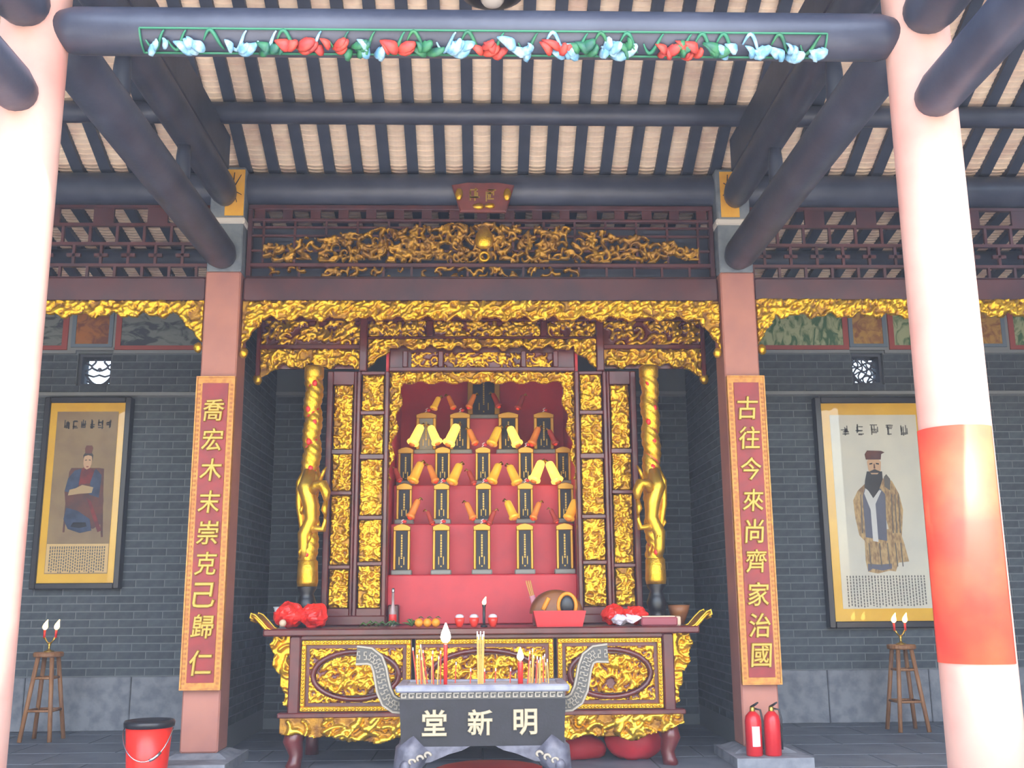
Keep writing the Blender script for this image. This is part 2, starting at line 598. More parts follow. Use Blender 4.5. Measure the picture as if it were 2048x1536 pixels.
def bricks(wall, axis, a0, a1, z0, z1, fixed, holes=(), joined=None):
    """lay a running bond of single bricks on a wall face; holes are (a0,a1,z0,z1) left free"""
    nz = int(round((z1 - z0) / BH))
    h = (z1 - z0) / nz
    for j in range(nz):
        zz = z0 + j * h
        a = a0 - (BL / 2 if j % 2 else 0.0)
        while a < a1 - 0.01:
            b0, b1 = max(a, a0), min(a + BL, a1)
            a += BL
            if b1 - b0 < 0.03:
                continue
            segs = [(b0, b1)]
            for q in holes:
                if zz + h > q[2] + 0.01 and zz < q[3] - 0.01:
                    ns = []
                    for s0, s1 in segs:
                        if s1 <= q[0] or s0 >= q[1]:
                            ns.append((s0, s1))
                        else:
                            if q[0] - s0 > 0.03:
                                ns.append((s0, q[0]))
                            if s1 - q[1] > 0.03:
                                ns.append((q[1], s1))
                    segs = ns
            for s0, s1 in segs:
                L = round(s1 - s0 - BJ, 3)
                if joined is not None:
                    x0, x1, c = s0 + BJ / 2, s1 - BJ / 2, 0.004
                    b0_, b1_ = zz + BJ / 2, zz + h - BJ / 2
                    joined.add([(x0, fixed + 0.02, b0_), (x1, fixed + 0.02, b0_), (x1, fixed + 0.02, b1_), (x0, fixed + 0.02, b1_),
                                (x0 + c, fixed - 0.006, b0_ + c), (x1 - c, fixed - 0.006, b0_ + c), (x1 - c, fixed - 0.006, b1_ - c), (x0 + c, fixed - 0.006, b1_ - c)],
                               [(4, 5, 6, 7), (0, 1, 5, 4), (1, 2, 6, 5), (2, 3, 7, 6), (3, 0, 4, 7)])
                    continue
                key = (axis, L, round(h, 4))
                if key not in BM:
                    BM[key] = brick_mesh('brick', L, h - BJ, axis)
                o = bpy.data.objects.new('brick', BM[key])
                loc = (s0 + BJ / 2, fixed, zz + BJ / 2) if axis == 'x' else (fixed, s0 + BJ / 2, zz + BJ / 2)
                link(o, wall, loc)


VL = (-4.44, -4.07, 3.61, 3.97)     # vent openings
VR = (4.14, 4.50, 3.61, 3.97)


def back_wall(name, x0, x1, label, vent):
    m = MB()
    if vent:
        m.box(x0, vent[0], YB, YB + 0.3, 0, 4.66)
        m.box(vent[1], x1, YB, YB + 0.3, 0, 4.66)
        m.box(vent[0], vent[1], YB, YB + 0.3, 0, vent[2])
        m.box(vent[0], vent[1], YB, YB + 0.3, vent[3], 4.66)
    else:
        m.box(x0, x1, YB, YB + 0.3, 0, 4.66)
    o = m.build(name, 'mortar')
    return tag(o, label, 'wall', kind='structure')


wl = back_wall('wall_back_left', -7.2, -2.4, 'grey brick rear wall of the left aisle', VL)
wc = back_wall('wall_back', -2.4, 2.4, 'grey brick rear wall behind the altar shrine', None)
wr = back_wall('wall_back_right', 2.4, 7.2, 'grey brick rear wall of the right aisle', VR)
bricks(wl, 'x', -5.0, -2.4, 0.54, 3.48, YB, holes=[(-4.60, -3.90, 1.5, 3.4)])
bricks(wl, 'x', -5.0, -2.4, 3.53, 3.96, YB, holes=[VL])
bricks(wr, 'x', 2.4, 4.98, 0.54, 3.48, YB, holes=[(3.8, 4.98, 1.08, 3.36)])
bricks(wr, 'x', 5.55, 6.35, 0.54, 3.48, YB)
bricks(wr, 'x', 2.4, 4.98, 3.53, 3.96, YB, holes=[VR])
bricks(wr, 'x', 5.55, 6.35, 3.53, 3.96, YB)
bricks(wc, 'x', -2.26, -1.38, 0.1, 3.48, YB)
bricks(wc, 'x', 1.38, 2.26, 0.1, 3.48, YB)
for wall_, spans in ((wl, ((-6.9, -5.0),)), (wr, ((4.98, 5.55), (6.35, 6.9)))):
    jm = MB()
    for a_, b_ in spans:
        bricks(wall_, 'x', a_, b_, 0.54, 3.48, YB, joined=jm)
        bricks(wall_, 'x', a_, b_, 3.53, 3.96, YB, joined=jm)
    tag(jm.build('brick_field', 'brick', wall_), kind='stuff')
nl = MB().box(-2.42, -2.26, 8.97, YB, 0, 4.1).build('wall_niche_left', 'mortar')
tag(nl, 'brick side wall of the altar niche, left side', 'wall', kind='structure')
nr = MB().box(2.26, 2.42, 8.97, YB, 0, 4.1).build('wall_niche_right', 'mortar')
tag(nr, 'brick side wall of the altar niche, right side', 'wall', kind='structure')
bricks(nl, 'y+', 9.24, 11.09, 0.2, 3.92, -2.26)
bricks(nr, 'y-', 9.24, 11.09, 0.2, 3.92, 2.26)
for sx, nm in ((-1, 'left'), (1, 'right')):
    o = MB().box(min(sx * 6.9, sx * 7.2), max(sx * 6.9, sx * 7.2), 2.6, YB, 0, 5.4).build('wall_' + nm, 'brick')
    tag(o, 'plain grey brick outer wall on the ' + nm, 'wall', kind='structure')
    bb = MB().box(min(sx * 2.43, sx * 6.9), max(sx * 2.43, sx * 6.9), YB - 0.012, YB + 0.01, 0, 0.53).build('baseboard_' + nm, 'grout')
    tag(bb, 'rough granite dado along the foot of the %s aisle wall' % nm, 'dado', kind='structure')
    xs = [2.43, 3.62, 4.7, 5.9, 6.9]
    for a, b in zip(xs[:-1], xs[1:]):
        x0, x1 = (sx * a, sx * b) if sx > 0 else (sx * b, sx * a)
        MB().cbox(x0 + 0.004, x1 - 0.004, YB - 0.035, YB - 0.005, 0.002, 0.535, 0.008).build('granite_slab', 'granite', bb)
for k, (x0, x1) in enumerate(((-6.9, -2.43), (-2.25, 2.25), (2.43, 6.9))):
    o = MB().add([(x0, YB - 0.05, 3.49), (x1, YB - 0.05, 3.49), (x1, YB - 0.05, 3.525), (x0, YB - 0.05, 3.525),
                  (x0, YB + 0.01, 3.475), (x1, YB + 0.01, 3.475), (x1, YB + 0.01, 3.54), (x0, YB + 0.01, 3.54)],
                 [(0, 1, 2, 3), (1, 0, 4, 5), (3, 2, 6, 7), (0, 3, 7, 4), (2, 1, 5, 6)]).build('trim_%d' % (k + 1), 'ledge_stone')
    tag(o, ('thin pale stone ledge across the left aisle wall', 'thin pale stone ledge behind the altar', 'thin pale stone ledge across the right aisle wall')[k], 'ledge', kind='structure')


# painted frieze under the eaves of the rear walls
def frieze(n, sx, land, small, x_edges):
    x0, x1 = (2.43, 6.9) if sx > 0 else (-6.9, -2.43)
    hole = VR if sx > 0 else VL
    root = MB().box(x0, hole[0] - 0.02, YB - 0.03, YB + 0.005, 3.965, 4.0).box(hole[1] + 0.02, x1, YB - 0.03, YB + 0.005, 3.965, 4.0) \
        .box(hole[0] - 0.02, hole[1] + 0.02, YB - 0.03, YB + 0.005, 4.0, 4.03).box(x0, x1, YB - 0.012, YB + 0.005, 4.0, 4.62).build('trim_%d' % n, 'ledge_stone')
    tag(root, 'band of painted panels high on the %s aisle wall' % ('right' if sx > 0 else 'left'), 'frieze', kind='structure')
    for a, b, kind in x_edges:
        p0, p1 = (a, b) if sx > 0 else (-b, -a)
        bd = 'border_red' if kind == 'land' else 'border_blue'
        w = 0.06 if kind == 'land' else 0.045
        zb = 4.005 if kind == 'land' else 4.035
        m = MB()
        m.box(p0, p0 + w, YB - 0.032, YB - 0.01, zb, 4.6).box(p1 - w, p1, YB - 0.032, YB - 0.01, zb, 4.6)
        m.box(p0 + w, p1 - w, YB - 0.032, YB - 0.01, zb, zb + w * 0.8).box(p0 + w, p1 - w, YB - 0.032, YB - 0.01, 4.56, 4.6)
        fr = m.build('panel_border', bd, root)
        MB().box(p0 + w, p1 - w, YB - 0.022, YB - 0.008, zb + w * 0.8, 4.56).build('painted_panel', land if kind == 'land' else small, root)


frieze(4, -1, 'paint_land', 'paint_orange', [(2.45, 4.04, 'land'), (4.07, 4.52, 'small'), (4.56, 5.5, 'land'), (5.55, 6.0, 'small')])
frieze(5, 1, 'paint_green', 'paint_ochre', [(2.45, 4.12, 'land'), (4.13, 4.56, 'small'), (4.58, 5.44, 'land'), (5.5, 5.92, 'small'), (5.96, 6.8, 'land')])


# small pierced vents
def vent(n, v, label, style):
    fr = MB()
    t = 0.03
    fr.box(v[0], v[1], YB + 0.05, YB + 0.25, v[3] - t, v[3]).box(v[0], v[1], YB + 0.05, YB + 0.25, v[2], v[2] + t)
    fr.box(v[0], v[0] + t, YB + 0.05, YB + 0.25, v[2] + t, v[3] - t).box(v[1] - t, v[1], YB + 0.05, YB + 0.25, v[2] + t, v[3] - t)
    o = tag(fr.build('window_%d' % n, 'grout'), label, 'window', kind='structure')
    cx, cz = (v[0] + v[1]) / 2, (v[2] + v[3]) / 2
    w, h = (v[1] - v[0]) / 2 - t, (v[3] - v[2]) / 2 - t
    y = YB + 0.16
    if style == 0:
        for sx in (-1, 1):
            top = [(cx + sx * w * (0.10 + 0.55 * t2 + 0.28 * math.sin(t2 * 5.2)), y, cz + h * (0.12 + 0.85 * t2)) for t2 in np.linspace(0, 1, 11)]
            MB().tube(top, 0.013, 6).build('grille_scroll', 'vent_clay', o, True)
            side = [(cx + sx * w * (0.98 - 0.42 * math.sin(t2 * PI)), y, cz + h * (0.10 + 0.6 * t2)) for t2 in np.linspace(0, 1, 9)]
            MB().tube(side, 0.012, 6).build('grille_scroll', 'vent_clay', o, True)
            low = [(cx + sx * w * (0.05 + 0.9 * t2), y, cz - h * (0.95 - 0.8 * t2 * t2)) for t2 in np.linspace(0, 1, 7)]
            MB().tube(low, 0.014, 6).build('grille_scroll', 'vent_clay', o, True)
            low2 = [(cx + sx * w * (0.35 + 0.5 * t2), y, cz - h * (0.95 - 0.3 * t2)) for t2 in np.linspace(0, 1, 5)]
            MB().tube(low2, 0.012, 6).build('grille_scroll', 'vent_clay', o, True)
        MB().tube([(cx - w, y, cz - 0.02), (cx - 0.4 * w, y, cz - 0.05), (cx, y, cz - 0.03), (cx + 0.4 * w, y, cz - 0.05), (cx + w, y, cz - 0.02)], 0.012, 6).build('grille_scroll', 'vent_clay', o, True)
        MB().blob((cx, y, cz + 0.03), (0.026, 0.02, 0.026), 10, 6).build('grille_boss', 'vent_clay', o, True)
    else:
        rr = random.Random(4)
        for k in range(6):
            x = cx - w + (k + 0.5) * w / 3
            pts = [(x + 0.03 * math.sin(t2 * 9 + k), y, cz - h + t2 * 2 * h) for t2 in np.linspace(0, 1, 10)]
            MB().tube(pts, 0.011, 6).build('grille_scroll', 'vent_clay', o, True)
        for k in range(6):
            z = cz - h + (k + 0.5) * h / 3
            pts = [(cx - w + t2 * 2 * w, y, z + 0.025 * math.sin(t2 * 9 + k * 2)) for t2 in np.linspace(0, 1, 10)]
            MB().tube(pts, 0.011, 6).build('grille_scroll', 'vent_clay', o, True)


vent(1, VL, 'small square vent with scrolled grille, sky showing, left aisle', 0)
vent(2, VR, 'small square vent with tangled grille, sky showing, right aisle', 1)

# ------------------------------------------------------------------ roof
S1, S2, YC, ZC = 0.48, 0.19, 8.8, 5.13
RIDGE, EAVE, ZE = 5.4, 3.9, 5.02  # front eave is unseen, shaped so its shadow covers the pillar tops


def roof_z(y):
    if y > YC:
        return ZC - S2 * (y - YC)
    if y >= RIDGE:
        return ZC + S1 * (YC - y)
    zr = ZC + S1 * (YC - RIDGE)
    return ZE + (zr - ZE) * (y - EAVE) / (RIDGE - EAVE)


prof = [(EAVE, roof_z(EAVE)), (RIDGE, roof_z(RIDGE)), (YC, ZC), (YB + 0.5, roof_z(YB + 0.5))]
ceil = MB()
v, f = [], []
for y, z in prof:
    for x in (-7.4, 7.4):
        v += [(x, y, z + 0.15), (x, y, z + 0.30)]
for i in range(3):
    a, b = i * 4, (i + 1) * 4
    f += [(a, a + 2, b + 2, b), (a + 1, b + 1, b + 3, a + 3), (a, b, b + 1, a + 1), (a + 2, a + 3, b + 3, b + 2)]
f += [(0, 1, 3, 2), (12, 14, 15, 13)]
ceil.add(v, f)
ceiling = tag(ceil.build('ceiling', 'roof_deck'), 'open timber roof with clay tiles between dark rafters', 'roof', kind='structure')
SP = 0.253


def rafter_mesh(y0, y1):
    z0, z1 = roof_z(y0 + 1e-6), roof_z(y1)
    w, h = 0.049, 0.06
    m = MB().add([(-w, y0, z0), (w, y0, z0), (w, y1, z1), (-w, y1, z1), (-w, y0, z0 + h), (w, y0, z0 + h), (w, y1, z1 + h), (-w, y1, z1 + h)],
                 [(0, 1, 2, 3)[::-1], (4, 5, 6, 7), (0, 1, 5, 4), (1, 2, 6, 5), (2, 3, 7, 6), (3, 0, 4, 7)])
    me = bpy.data.meshes.new('rafter')
    me.from_pydata([tuple(p) for p in m.v], [], m.f)
    me.materials.append(MATS['rafter_wood'])
    return me


rm1, rm2, rm3 = rafter_mesh(RIDGE, YC), rafter_mesh(YC, YB + 0.3), rafter_mesh(EAVE, RIDGE)
for k in range(-27, 27):
    x = (k + 0.5) * SP
    for me in (rm1, rm2):
        link(bpy.data.objects.new('rafter', me), ceiling, (x, 0, 0))
for k in range(-26, 27, 3):
    link(bpy.data.objects.new('rafter', rm3), ceiling, (k * SP, 0, 0))


def tile_geo(slope, pitch=0.056):
    """one trough tile: its upper end dips under the next tile so every course shows a lip"""
    n = 6
    v = []
    for y, dz in ((-0.012, -0.014), (pitch, 0.0)):
        for k in range(n + 1):
            x = -0.118 + 0.236 * k / n
            s = -0.022 * (1 - (x / 0.118) ** 2)
            v.append((x, y, 0.075 + s + dz - slope * y))
    for y, dz in ((-0.012, 0.0), (pitch, 0.009)):
        for k in range(n + 1):
            x = -0.118 + 0.236 * k / n
            s = -0.022 * (1 - (x / 0.118) ** 2)
            v.append((x, y, 0.077 + s + dz - slope * y))
    m = n + 1
    f = []
    for k in range(n):
        f.append((k, m + k, m + k + 1, k + 1))
        f.append((2 * m + k, k, k + 1, 2 * m + k + 1))
        f.append((2 * m + k, 2 * m + k + 1, 3 * m + k + 1, 3 * m + k))
    return v, f


tv, tf = tile_geo(S1)
tile_me = bpy.data.meshes.new('roof_tile')
tile_me.from_pydata(tv, [], tf)
tile_me.materials.append(MATS['tile_clay'])
tile_me.polygons.foreach_set('use_smooth', [False] * len(tf))
PT = 0.0505
rest = MB()
nt_ = 0
for i in range(-27, 28):
    x = i * SP
    for j in range(37):
        y = YC - (j + 1) * PT
        if abs(i) <= 6 and nt_ < 300 and j < 23:
            link(bpy.data.objects.new('roof_tile', tile_me), ceiling, (x, y, roof_z(y)))
            nt_ += 1
        else:
            rest.add([(p[0] + x, p[1] + y, p[2] + roof_z(y)) for p in tv], tf)
tv2, tf2 = tile_geo(S2)
for i in range(-27, 28):
    x = i * SP
    for j in range(44):
        y = YC + j * PT
        rest.add([(p[0] + x, p[1] + y, p[2] + roof_z(y + 1e-6)) for p in tv2], tf2)
tag(rest.build('roof_tile_field', 'tile_clay', ceiling), kind='stuff')


def roundbeam(name, x0, x1, y, z, r, m, parent=None, seg=18):
    pts = [(x0, y, z), (x0 + 0.02, y, z), (x1 - 0.02, y, z), (x1, y, z)]
    return MB().tube(pts, [r * 0.93, r, r, r * 0.93], seg).build(name, m, parent, True)


roundbeam('purlin', -6.9, 6.9, 8.12, 5.355, 0.092, 'dark_wood', ceiling)
roundbeam('purlin', -6.9, 6.9, 7.0, roof_z(7.0) - 0.10, 0.095, 'dark_wood', ceiling)
roundbeam('purlin', -6.9, 6.9, 8.85, 4.955, 0.155, 'dark_wood', ceiling)
roundbeam('purlin', -6.9, 6.9, 10.2, roof_z(10.2) - 0.10, 0.095, 'dark_wood', ceiling)
roundbeam('purlin', -6.9, 6.9, 5.75, roof_z(5.75) - 0.10, 0.095, 'dark_wood', ceiling)
roundbeam('purlin', -6.9, 6.9, EAVE + 0.15, roof_z(EAVE + 0.15) - 0.10, 0.095, 'dark_wood', ceiling)

clp = thing('ceiling_lamp', 'dark round hanging lamp half hidden above the painted cross beam', 'lamp', (0.08, 6.9, 5.66))
MB().lathe([(0.05, 0.0), (0.16, 0.02), (0.24, 0.07), (0.25, 0.10), (0.10, 0.16), (0.03, 0.18)], (0.08, 6.9, 5.66), 28).build('shade', 'black_lacquer', clp, True)
MB().lathe([(0.02, -0.035), (0.07, -0.02), (0.09, 0.01), (0.05, 0.02)], (0.08, 6.9, 5.66), 20).build('highlight_cap', 'white_paint', clp, True)  # white part painted in as the bright highlight on the dark lamp
MB().tube([(0.08, 6.9, 5.83), (0.08, 6.9, roof_z(6.9) + 0.03)], 0.012, 8).build('rod', 'black_lacquer', clp)

# ------------------------------------------------------------------ pillars and columns
NX, NY, NR = 2.315, 4.9, 0.166
for sx, nm in ((-1, 'left'), (1, 'right')):
    o = thing('round_pillar', 'tall round pink painted front pillar on the %s, sunlit and peeling' % nm, 'pillar', (sx * NX, NY, 0), 'round front pillars')
    MB().lathe([(NR * 1.03, 0.28), (NR * 1.03, 1.2), (NR, 2.6), (NR * 0.985, 4.6), (NR * 0.97, roof_z(NY) + 0.1)], (sx * NX, NY, 0), 40).build('shaft', 'pillar_paint', o, True)
    MB().lathe([(0.25, 0.0), (0.25, 0.08), (0.20, 0.1), (0.235, 0.16), (0.235, 0.22), (0.18, 0.29)], (sx * NX, NY, 0), 28).build('stone_base', 'granite', o, True)

# red sheet pasted round the right pillar
m = MB()
vv, ff = [], []
A0, A1 = math.radians(165), math.radians(313)
ns = 26
for r in (NR * 1.03 + 0.002, NR * 1.03 + 0.0045):
    for z in (0.99, 2.09):
        for k in range(ns + 1):
            t = A0 + (A1 - A0) * k / ns
            vv.append((NX + r * math.cos(t), NY + r * math.sin(t), z))
q = ns + 1
for k in range(ns):
    ff += [(k, q + k, q + k + 1, k + 1), (2 * q + k, 2 * q + k + 1, 3 * q + k + 1, 3 * q + k), (k, k + 1, 2 * q + k + 1, 2 * q + k), (q + k, 3 * q + k, 3 * q + k + 1, q + k + 1)]
ff += [(0, 2 * q, 3 * q, q), (q - 1, 2 * q - 1, 4 * q - 1, 3 * q - 1)]
m.add(vv, ff)
tag(m.build('paper_sheet', 'sheet_red', None, True), 'bright red paper sheet pasted around the right front pillar', 'paper')

CX, CY = 2.262, 8.8
for sx, nm in ((-1, 'left'), (1, 'right')):
    X = sx * CX
    o = thing('square_column', 'square pink stone column behind the %s hanging couplet board' % nm, 'column', (X, CY, 0), 'square inner columns')
    MB().cbox(X - 0.152, X + 0.152, CY - 0.152, CY + 0.152, 0.11, 4.12, 0.012).build('shaft', 'pink_stone', o)
    MB().cbox(X - 0.15, X + 0.15, CY - 0.15, CY + 0.15, 4.12, 5.1, 0.012).build('upper_shaft', 'grey_paint', o)
    MB().cbox(X - 0.165, X + 0.165, CY - 0.168, CY + 0.165, 4.56, 4.62, 0.012).build('capital_band', 'white_paint', o)
    b = MB().box(X - 0.30, X + 0.30, CY - 0.52, CY + 0.3, 0, 0.075)
    b.add([(X - 0.25, CY - 0.25, 0.075), (X + 0.25, CY - 0.25, 0.075), (X + 0.25, CY + 0.25, 0.075), (X - 0.25, CY + 0.25, 0.075),
           (X - 0.175, CY - 0.175, 0.11), (X + 0.175, CY - 0.175, 0.11), (X + 0.175, CY + 0.175, 0.11), (X - 0.175, CY + 0.175, 0.11)],
          [(4, 5, 6, 7), (0, 1, 5, 4), (1, 2, 6, 5), (2, 3, 7, 6), (3, 0, 4, 7)])
    b.build('plinth', 'granite', o)
    # paper charm
    px = X + (0.065 if sx < 0 else -0.03)
    t = thing('paper_charm', 'yellow paper charm with black brush marks atop the %s inner column' % nm, 'charm', (px, CY - 0.153, 4.63), 'yellow paper charms')
    MB().box(px - 0.083, px + 0.083, CY - 0.156, CY - 0.152, 4.635, 5.07).build('paper', 'talisman_yellow', t)
    m = MB()
    m.tube([(px - 0.05, CY - 0.158, 4.96), (px + 0.0, CY - 0.158, 4.92), (px + 0.05, CY - 0.158, 5.02)], [0.004, 0.007, 0.003], 5)
    m.tube([(px - 0.06, CY - 0.158, 4.84), (px - 0.01, CY - 0.158, 4.87), (px + 0.06, CY - 0.158, 4.83)], [0.004, 0.006, 0.003], 5)
    m.tube([(px - 0.01, CY - 0.158, 5.04), (px - 0.02, CY - 0.158, 4.9), (px + 0.02, CY - 0.158, 4.76)], [0.004, 0.006, 0.003], 5)
    m.build('brush_marks', 'ink', t)

# ------------------------------------------------------------------ timber beams
def ybeam(name, x, y0, y1, z, r, label, rz=None):
    pts = [(x, y0, z), (x, y0 + 0.05, z), (x, y0 + 0.16, z), (x, y1 - 0.16, z), (x, y1 - 0.05, z), (x, y1, z)]
    o = MB().tube(pts, [r * 0.62, r * 0.86, r, r, r * 0.86, r * 0.62], 20, flat=((rz or 1), 1)).build(name, 'dark_wood', None, True)
    return tag(o, label, 'beam', 'dark roof beams')


for sx, nm in ((-1, 'left'), (1, 'right')):
    x = sx * 2.27
    ybeam('tie_beam', x, NY + 0.13, 8.66, 4.25, 0.142, 'long dark tie beam from the %s front pillar to the inner column, lower one' % nm)
    ybeam('tie_beam', x, NY + 0.13, 8.66, 4.83, 0.115, 'long dark tie beam above the lower one on the %s' % nm, 1.25)
    o = MB().cbox(x - 0.06, x + 0.06, 5.1, 8.45, 4.985, 5.3, 0.01).build('beam_board', 'dark_wood')
    tag(o, 'deep dark board resting on the %s upper tie beam' % nm, 'beam', 'dark roof beams', 'thing')
    for k, y in enumerate((6.0, 7.35)):
        b = MB().lathe([(0.045, 0), (0.06, 0.05), (0.055, 0.22), (0.045, 0.32)], (x, y, 4.385), 12)
        tag(b.build('beam_block', 'dark_wood', None, True), 'turned block between the %s tie beams, %s' % (nm, ('nearer the front pillar', 'nearer the inner column')[k]), 'block', 'blocks between the beams')
    ybeam('porch_beam', sx * 2.30, 3.3, NY - 0.10, 3.77, 0.118, 'lower dark porch beam ending against the %s front pillar' % nm)
    ybeam('porch_beam', sx * 2.30, 3.3, NY - 0.10, 4.25, 0.14, 'upper dark porch beam ending against the %s front pillar' % nm)

# big front beam with its painted carved band
BZ, BR = 4.20, 0.122
gb = thing('painted_beam', 'thick dark cross beam between the front pillars with colourful carved band', 'beam', (0, NY, BZ - BR), 'dark roof beams')
MB().tube([(-2.2, NY, BZ), (-2.1, NY, BZ), (2.1, NY, BZ), (2.2, NY, BZ)], [BR * 0.8, BR, BR, BR * 0.8], 24).build('beam', 'dark_wood', gb, True)


def on_beam(x, t, out=0.008):
    """t: -1 (bottom edge of the band) .. 1 (top edge); the band wraps the lower front of the beam"""
    a = math.radians(-52 + 30 * t)
    return (x, NY - (BR + out) * math.cos(a), BZ + (BR + out) * math.sin(a))


for t in (-1, 1):
    MB().tube([on_beam(x, t) for x in np.linspace(-1.74, 1.79, 24)], 0.006, 5).build('band_edge', 'orn_line', gb)
for xe in (-1.74, 1.79):
    MB().tube([on_beam(xe, t) for t in np.linspace(-1, 1, 7)], 0.006, 5).build('band_edge', 'orn_line', gb)
rr = random.Random(21)


def petal(x, t, dx, dt, r, m, name):
    pts = [on_beam(x + dx * s + 0.02 * math.sin(s * 3), t + dt * s * (1 - 0.35 * s), 0.012 + 0.02 * math.sin(PI * s)) for s in np.linspace(0, 1, 7)]
    MB().tube(pts, [r * q for q in (0.35, 0.8, 1, 0.95, 0.75, 0.5, 0.15)], 7, flat=(1, 0.5)).build(name, m, gb, True)


groups = [(-1.66, 'b', 1), (-1.46, 'b', 3), (-1.28, 'b', 2), (-1.10, 'g', 2), (-0.97, 'r', 3), (-0.80, 'r', 3), (-0.66, 'g', 3), (-0.56, 'b', 2), (-0.44, 'r', 2), (-0.28, 'g', 2),
          (-0.17, 'b', 4), (0.02, 'r', 4), (0.20, 'b', 4), (0.36, 'r', 2), (0.46, 'b', 2), (0.54, 'g', 2), (0.66, 'b', 4), (0.78, 'g', 2), (0.92, 'r', 3), (1.0, 'g', 2), (1.08, 'r', 3),
          (1.2, 'g', 3), (1.3, 'b', 1), (1.45, 'b', 2), (1.58, 'b', 4), (1.74, 'b', 1)]
for x, c, n in groups:
    mm = {'b': 'orn_blue', 'g': 'orn_green', 'r': 'orn_red'}[c]
    for k in range(n + 2):
        petal(x + rr.uniform(-0.05, 0.05), rr.uniform(-0.95, -0.2), rr.uniform(-0.10, 0.10), rr.uniform(0.7, 1.3), rr.uniform(0.026, 0.042), mm,
              {'b': 'carved_curl', 'g': 'carved_leaf', 'r': 'carved_flower'}[c])

for k in range(26):
    x = -1.66 + k * 0.134 + rr.uniform(-0.03, 0.03)
    c0 = rr.choice([-1, 1])
    pts = [on_beam(x + 0.10 * (s - 0.5) , 0.15 + 0.75 * c0 * math.sin(s * 4.4), 0.012) for s in np.linspace(0, 1, 12)]
    MB().tube(pts, [0.004 + 0.007 * math.sin(PI * q / 11) for q in range(12)], 5).build('carved_tendril', rr.choice(['orn_line', 'orn_green', 'orn_blue']), gb, True)

# ------------------------------------------------------------------ lintels, gilded fringes, lattice transoms
for x0, x1, nm in ((-2.10, 2.10, 'over the altar between the inner columns'), (-6.9, -2.42, 'across the left aisle'), (2.42, 6.9, 'across the right aisle')):
    o = MB().cbox(x0, x1, 8.7, 8.9, 3.86, 4.085, 0.015).build('lintel_beam', 'lacquer_dark')
    tag(o, 'brown red lacquered lintel beam ' + nm, 'beam', 'lacquered lintels')


def fringe_mask(xa, xb, zt, zb, drops):
    def f(x, z):
        wav = 0.018 * np.sin(x * 23) + 0.012 * np.sin(x * 51 + 1)
        k = z > zb + 0.03 + wav
        for xd, sgn, w, zd in drops:
            u = (x - xd) * sgn          # distance inward from the end
            hh = zd + (zb - zd) * np.clip(u / w, 0, 1) ** 0.8 + 0.01 * np.sin(z * 60)
            k |= (u >= 0) & (u < w) & (z > hh)
        return k & (z < zt)
    return f


def fringe(label, x0, x1, y, zt, zb, drops, seed, parent=None, name='gilded_fringe', amp=0.035, knobs=True, **kw):
    zmin = min([zb] + [d[3] for d in drops])
    t = thing(name, label, 'carving', ((x0 + x1) / 2, y, zmin), 'gilded hanging fringes') if parent is None else parent
    p = relief('carved_scrolls', x0, x1, zmin, zt, y, t, amp=amp, seed=seed, mask=fringe_mask(x0, x1, zt, zb, drops), stroke=0.085, thr=0.16, diag=kw.get('diag', 0.7),
               dens=1.7, mats=('gold', 'gold_old'), thick=0.025, cell=kw.get('cell', 0.0085))
    if knobs:
        for xd, sgn, w, zd in drops:
            MB().blob((xd + sgn * 0.03, y, zd - 0.03), (0.038, 0.03, 0.045), 10, 6, 0.12, seed).build('drop_knob', 'gold', t, True)
    return t


fringe('gilded carved fringe hanging under the lintel over the altar', -2.09, 2.09, 8.68, 3.86, 3.67, [(-2.09, 1, 0.17, 3.42), (2.09, -1, 0.17, 3.42)], 3)
fringe('gilded carved fringe hanging under the lintel of the left aisle', -6.6, -2.425, 8.68, 3.86, 3.70, [(-2.425, -1, 0.2, 3.47)], 5, cell=0.011)
fringe('gilded carved fringe hanging under the lintel of the right aisle', 2.425, 6.6, 8.68, 3.88, 3.70, [(2.425, 1, 0.16, 3.45)], 8, cell=0.011)

tr = thing('carved_transom', 'dark openwork transom with gilded dragons above the altar lintel', 'transom', (0, 8.8, 4.09), 'lattice transoms')
for z0, z1 in ((4.085, 4.115), (4.205, 4.24), (4.635, 4.66), (4.745, 4.79)):
    MB().cbox(-2.1, 2.1, 8.77, 8.83, z0, z1, 0.006).build('rail', 'lacquer_dark', tr)
for sx in (-1, 1):
    MB().cbox(sx * 2.08 - 0.02, sx * 2.08 + 0.02, 8.765, 8.835, 4.115, 4.745, 0.006).build('stile', 'lacquer_dark', tr)


def bar(x0, x1, z0, z1, parent, y=8.8, m='lacquer_dark'):
    MB().box(x0, x1, y - 0.014, y + 0.014, z0, z1).build('lattice_bar', m, parent)


for k in range(17):
    x = -2.0 + k * 0.25
    bar(x - 0.045, x + 0.045, 4.66, 4.745, tr)
    bar(x - 0.01 + 0.12, x + 0.01 + 0.12, 4.115, 4.205, tr)
for k in range(15):
    x = -1.96 + k * 0.28
    bar(x - 0.01, x + 0.01, 4.24, 4.635, tr)
for z in (4.36, 4.5, 4.58):
    bar(-2.06, 2.06, z - 0.009, z + 0.009, tr)


MB().box(-2.1, 2.1, 8.93, 8.95, 4.09, 4.64).build('shade_board', 'dark_wood', tr)  # added dark sheet standing for the shade behind the openwork


def arch_mask(x, z):
    top = 4.38 + 0.23 * (1 - np.clip(np.abs(x) / 1.98, 0, 1) ** 1.7) + 0.02 * np.sin(x * 19)
    bot = 4.245 + 0.03 * (np.sin(x * 11) > 0.3)
    return (z < top) & (z > bot) & (np.abs(x) < 1.95)


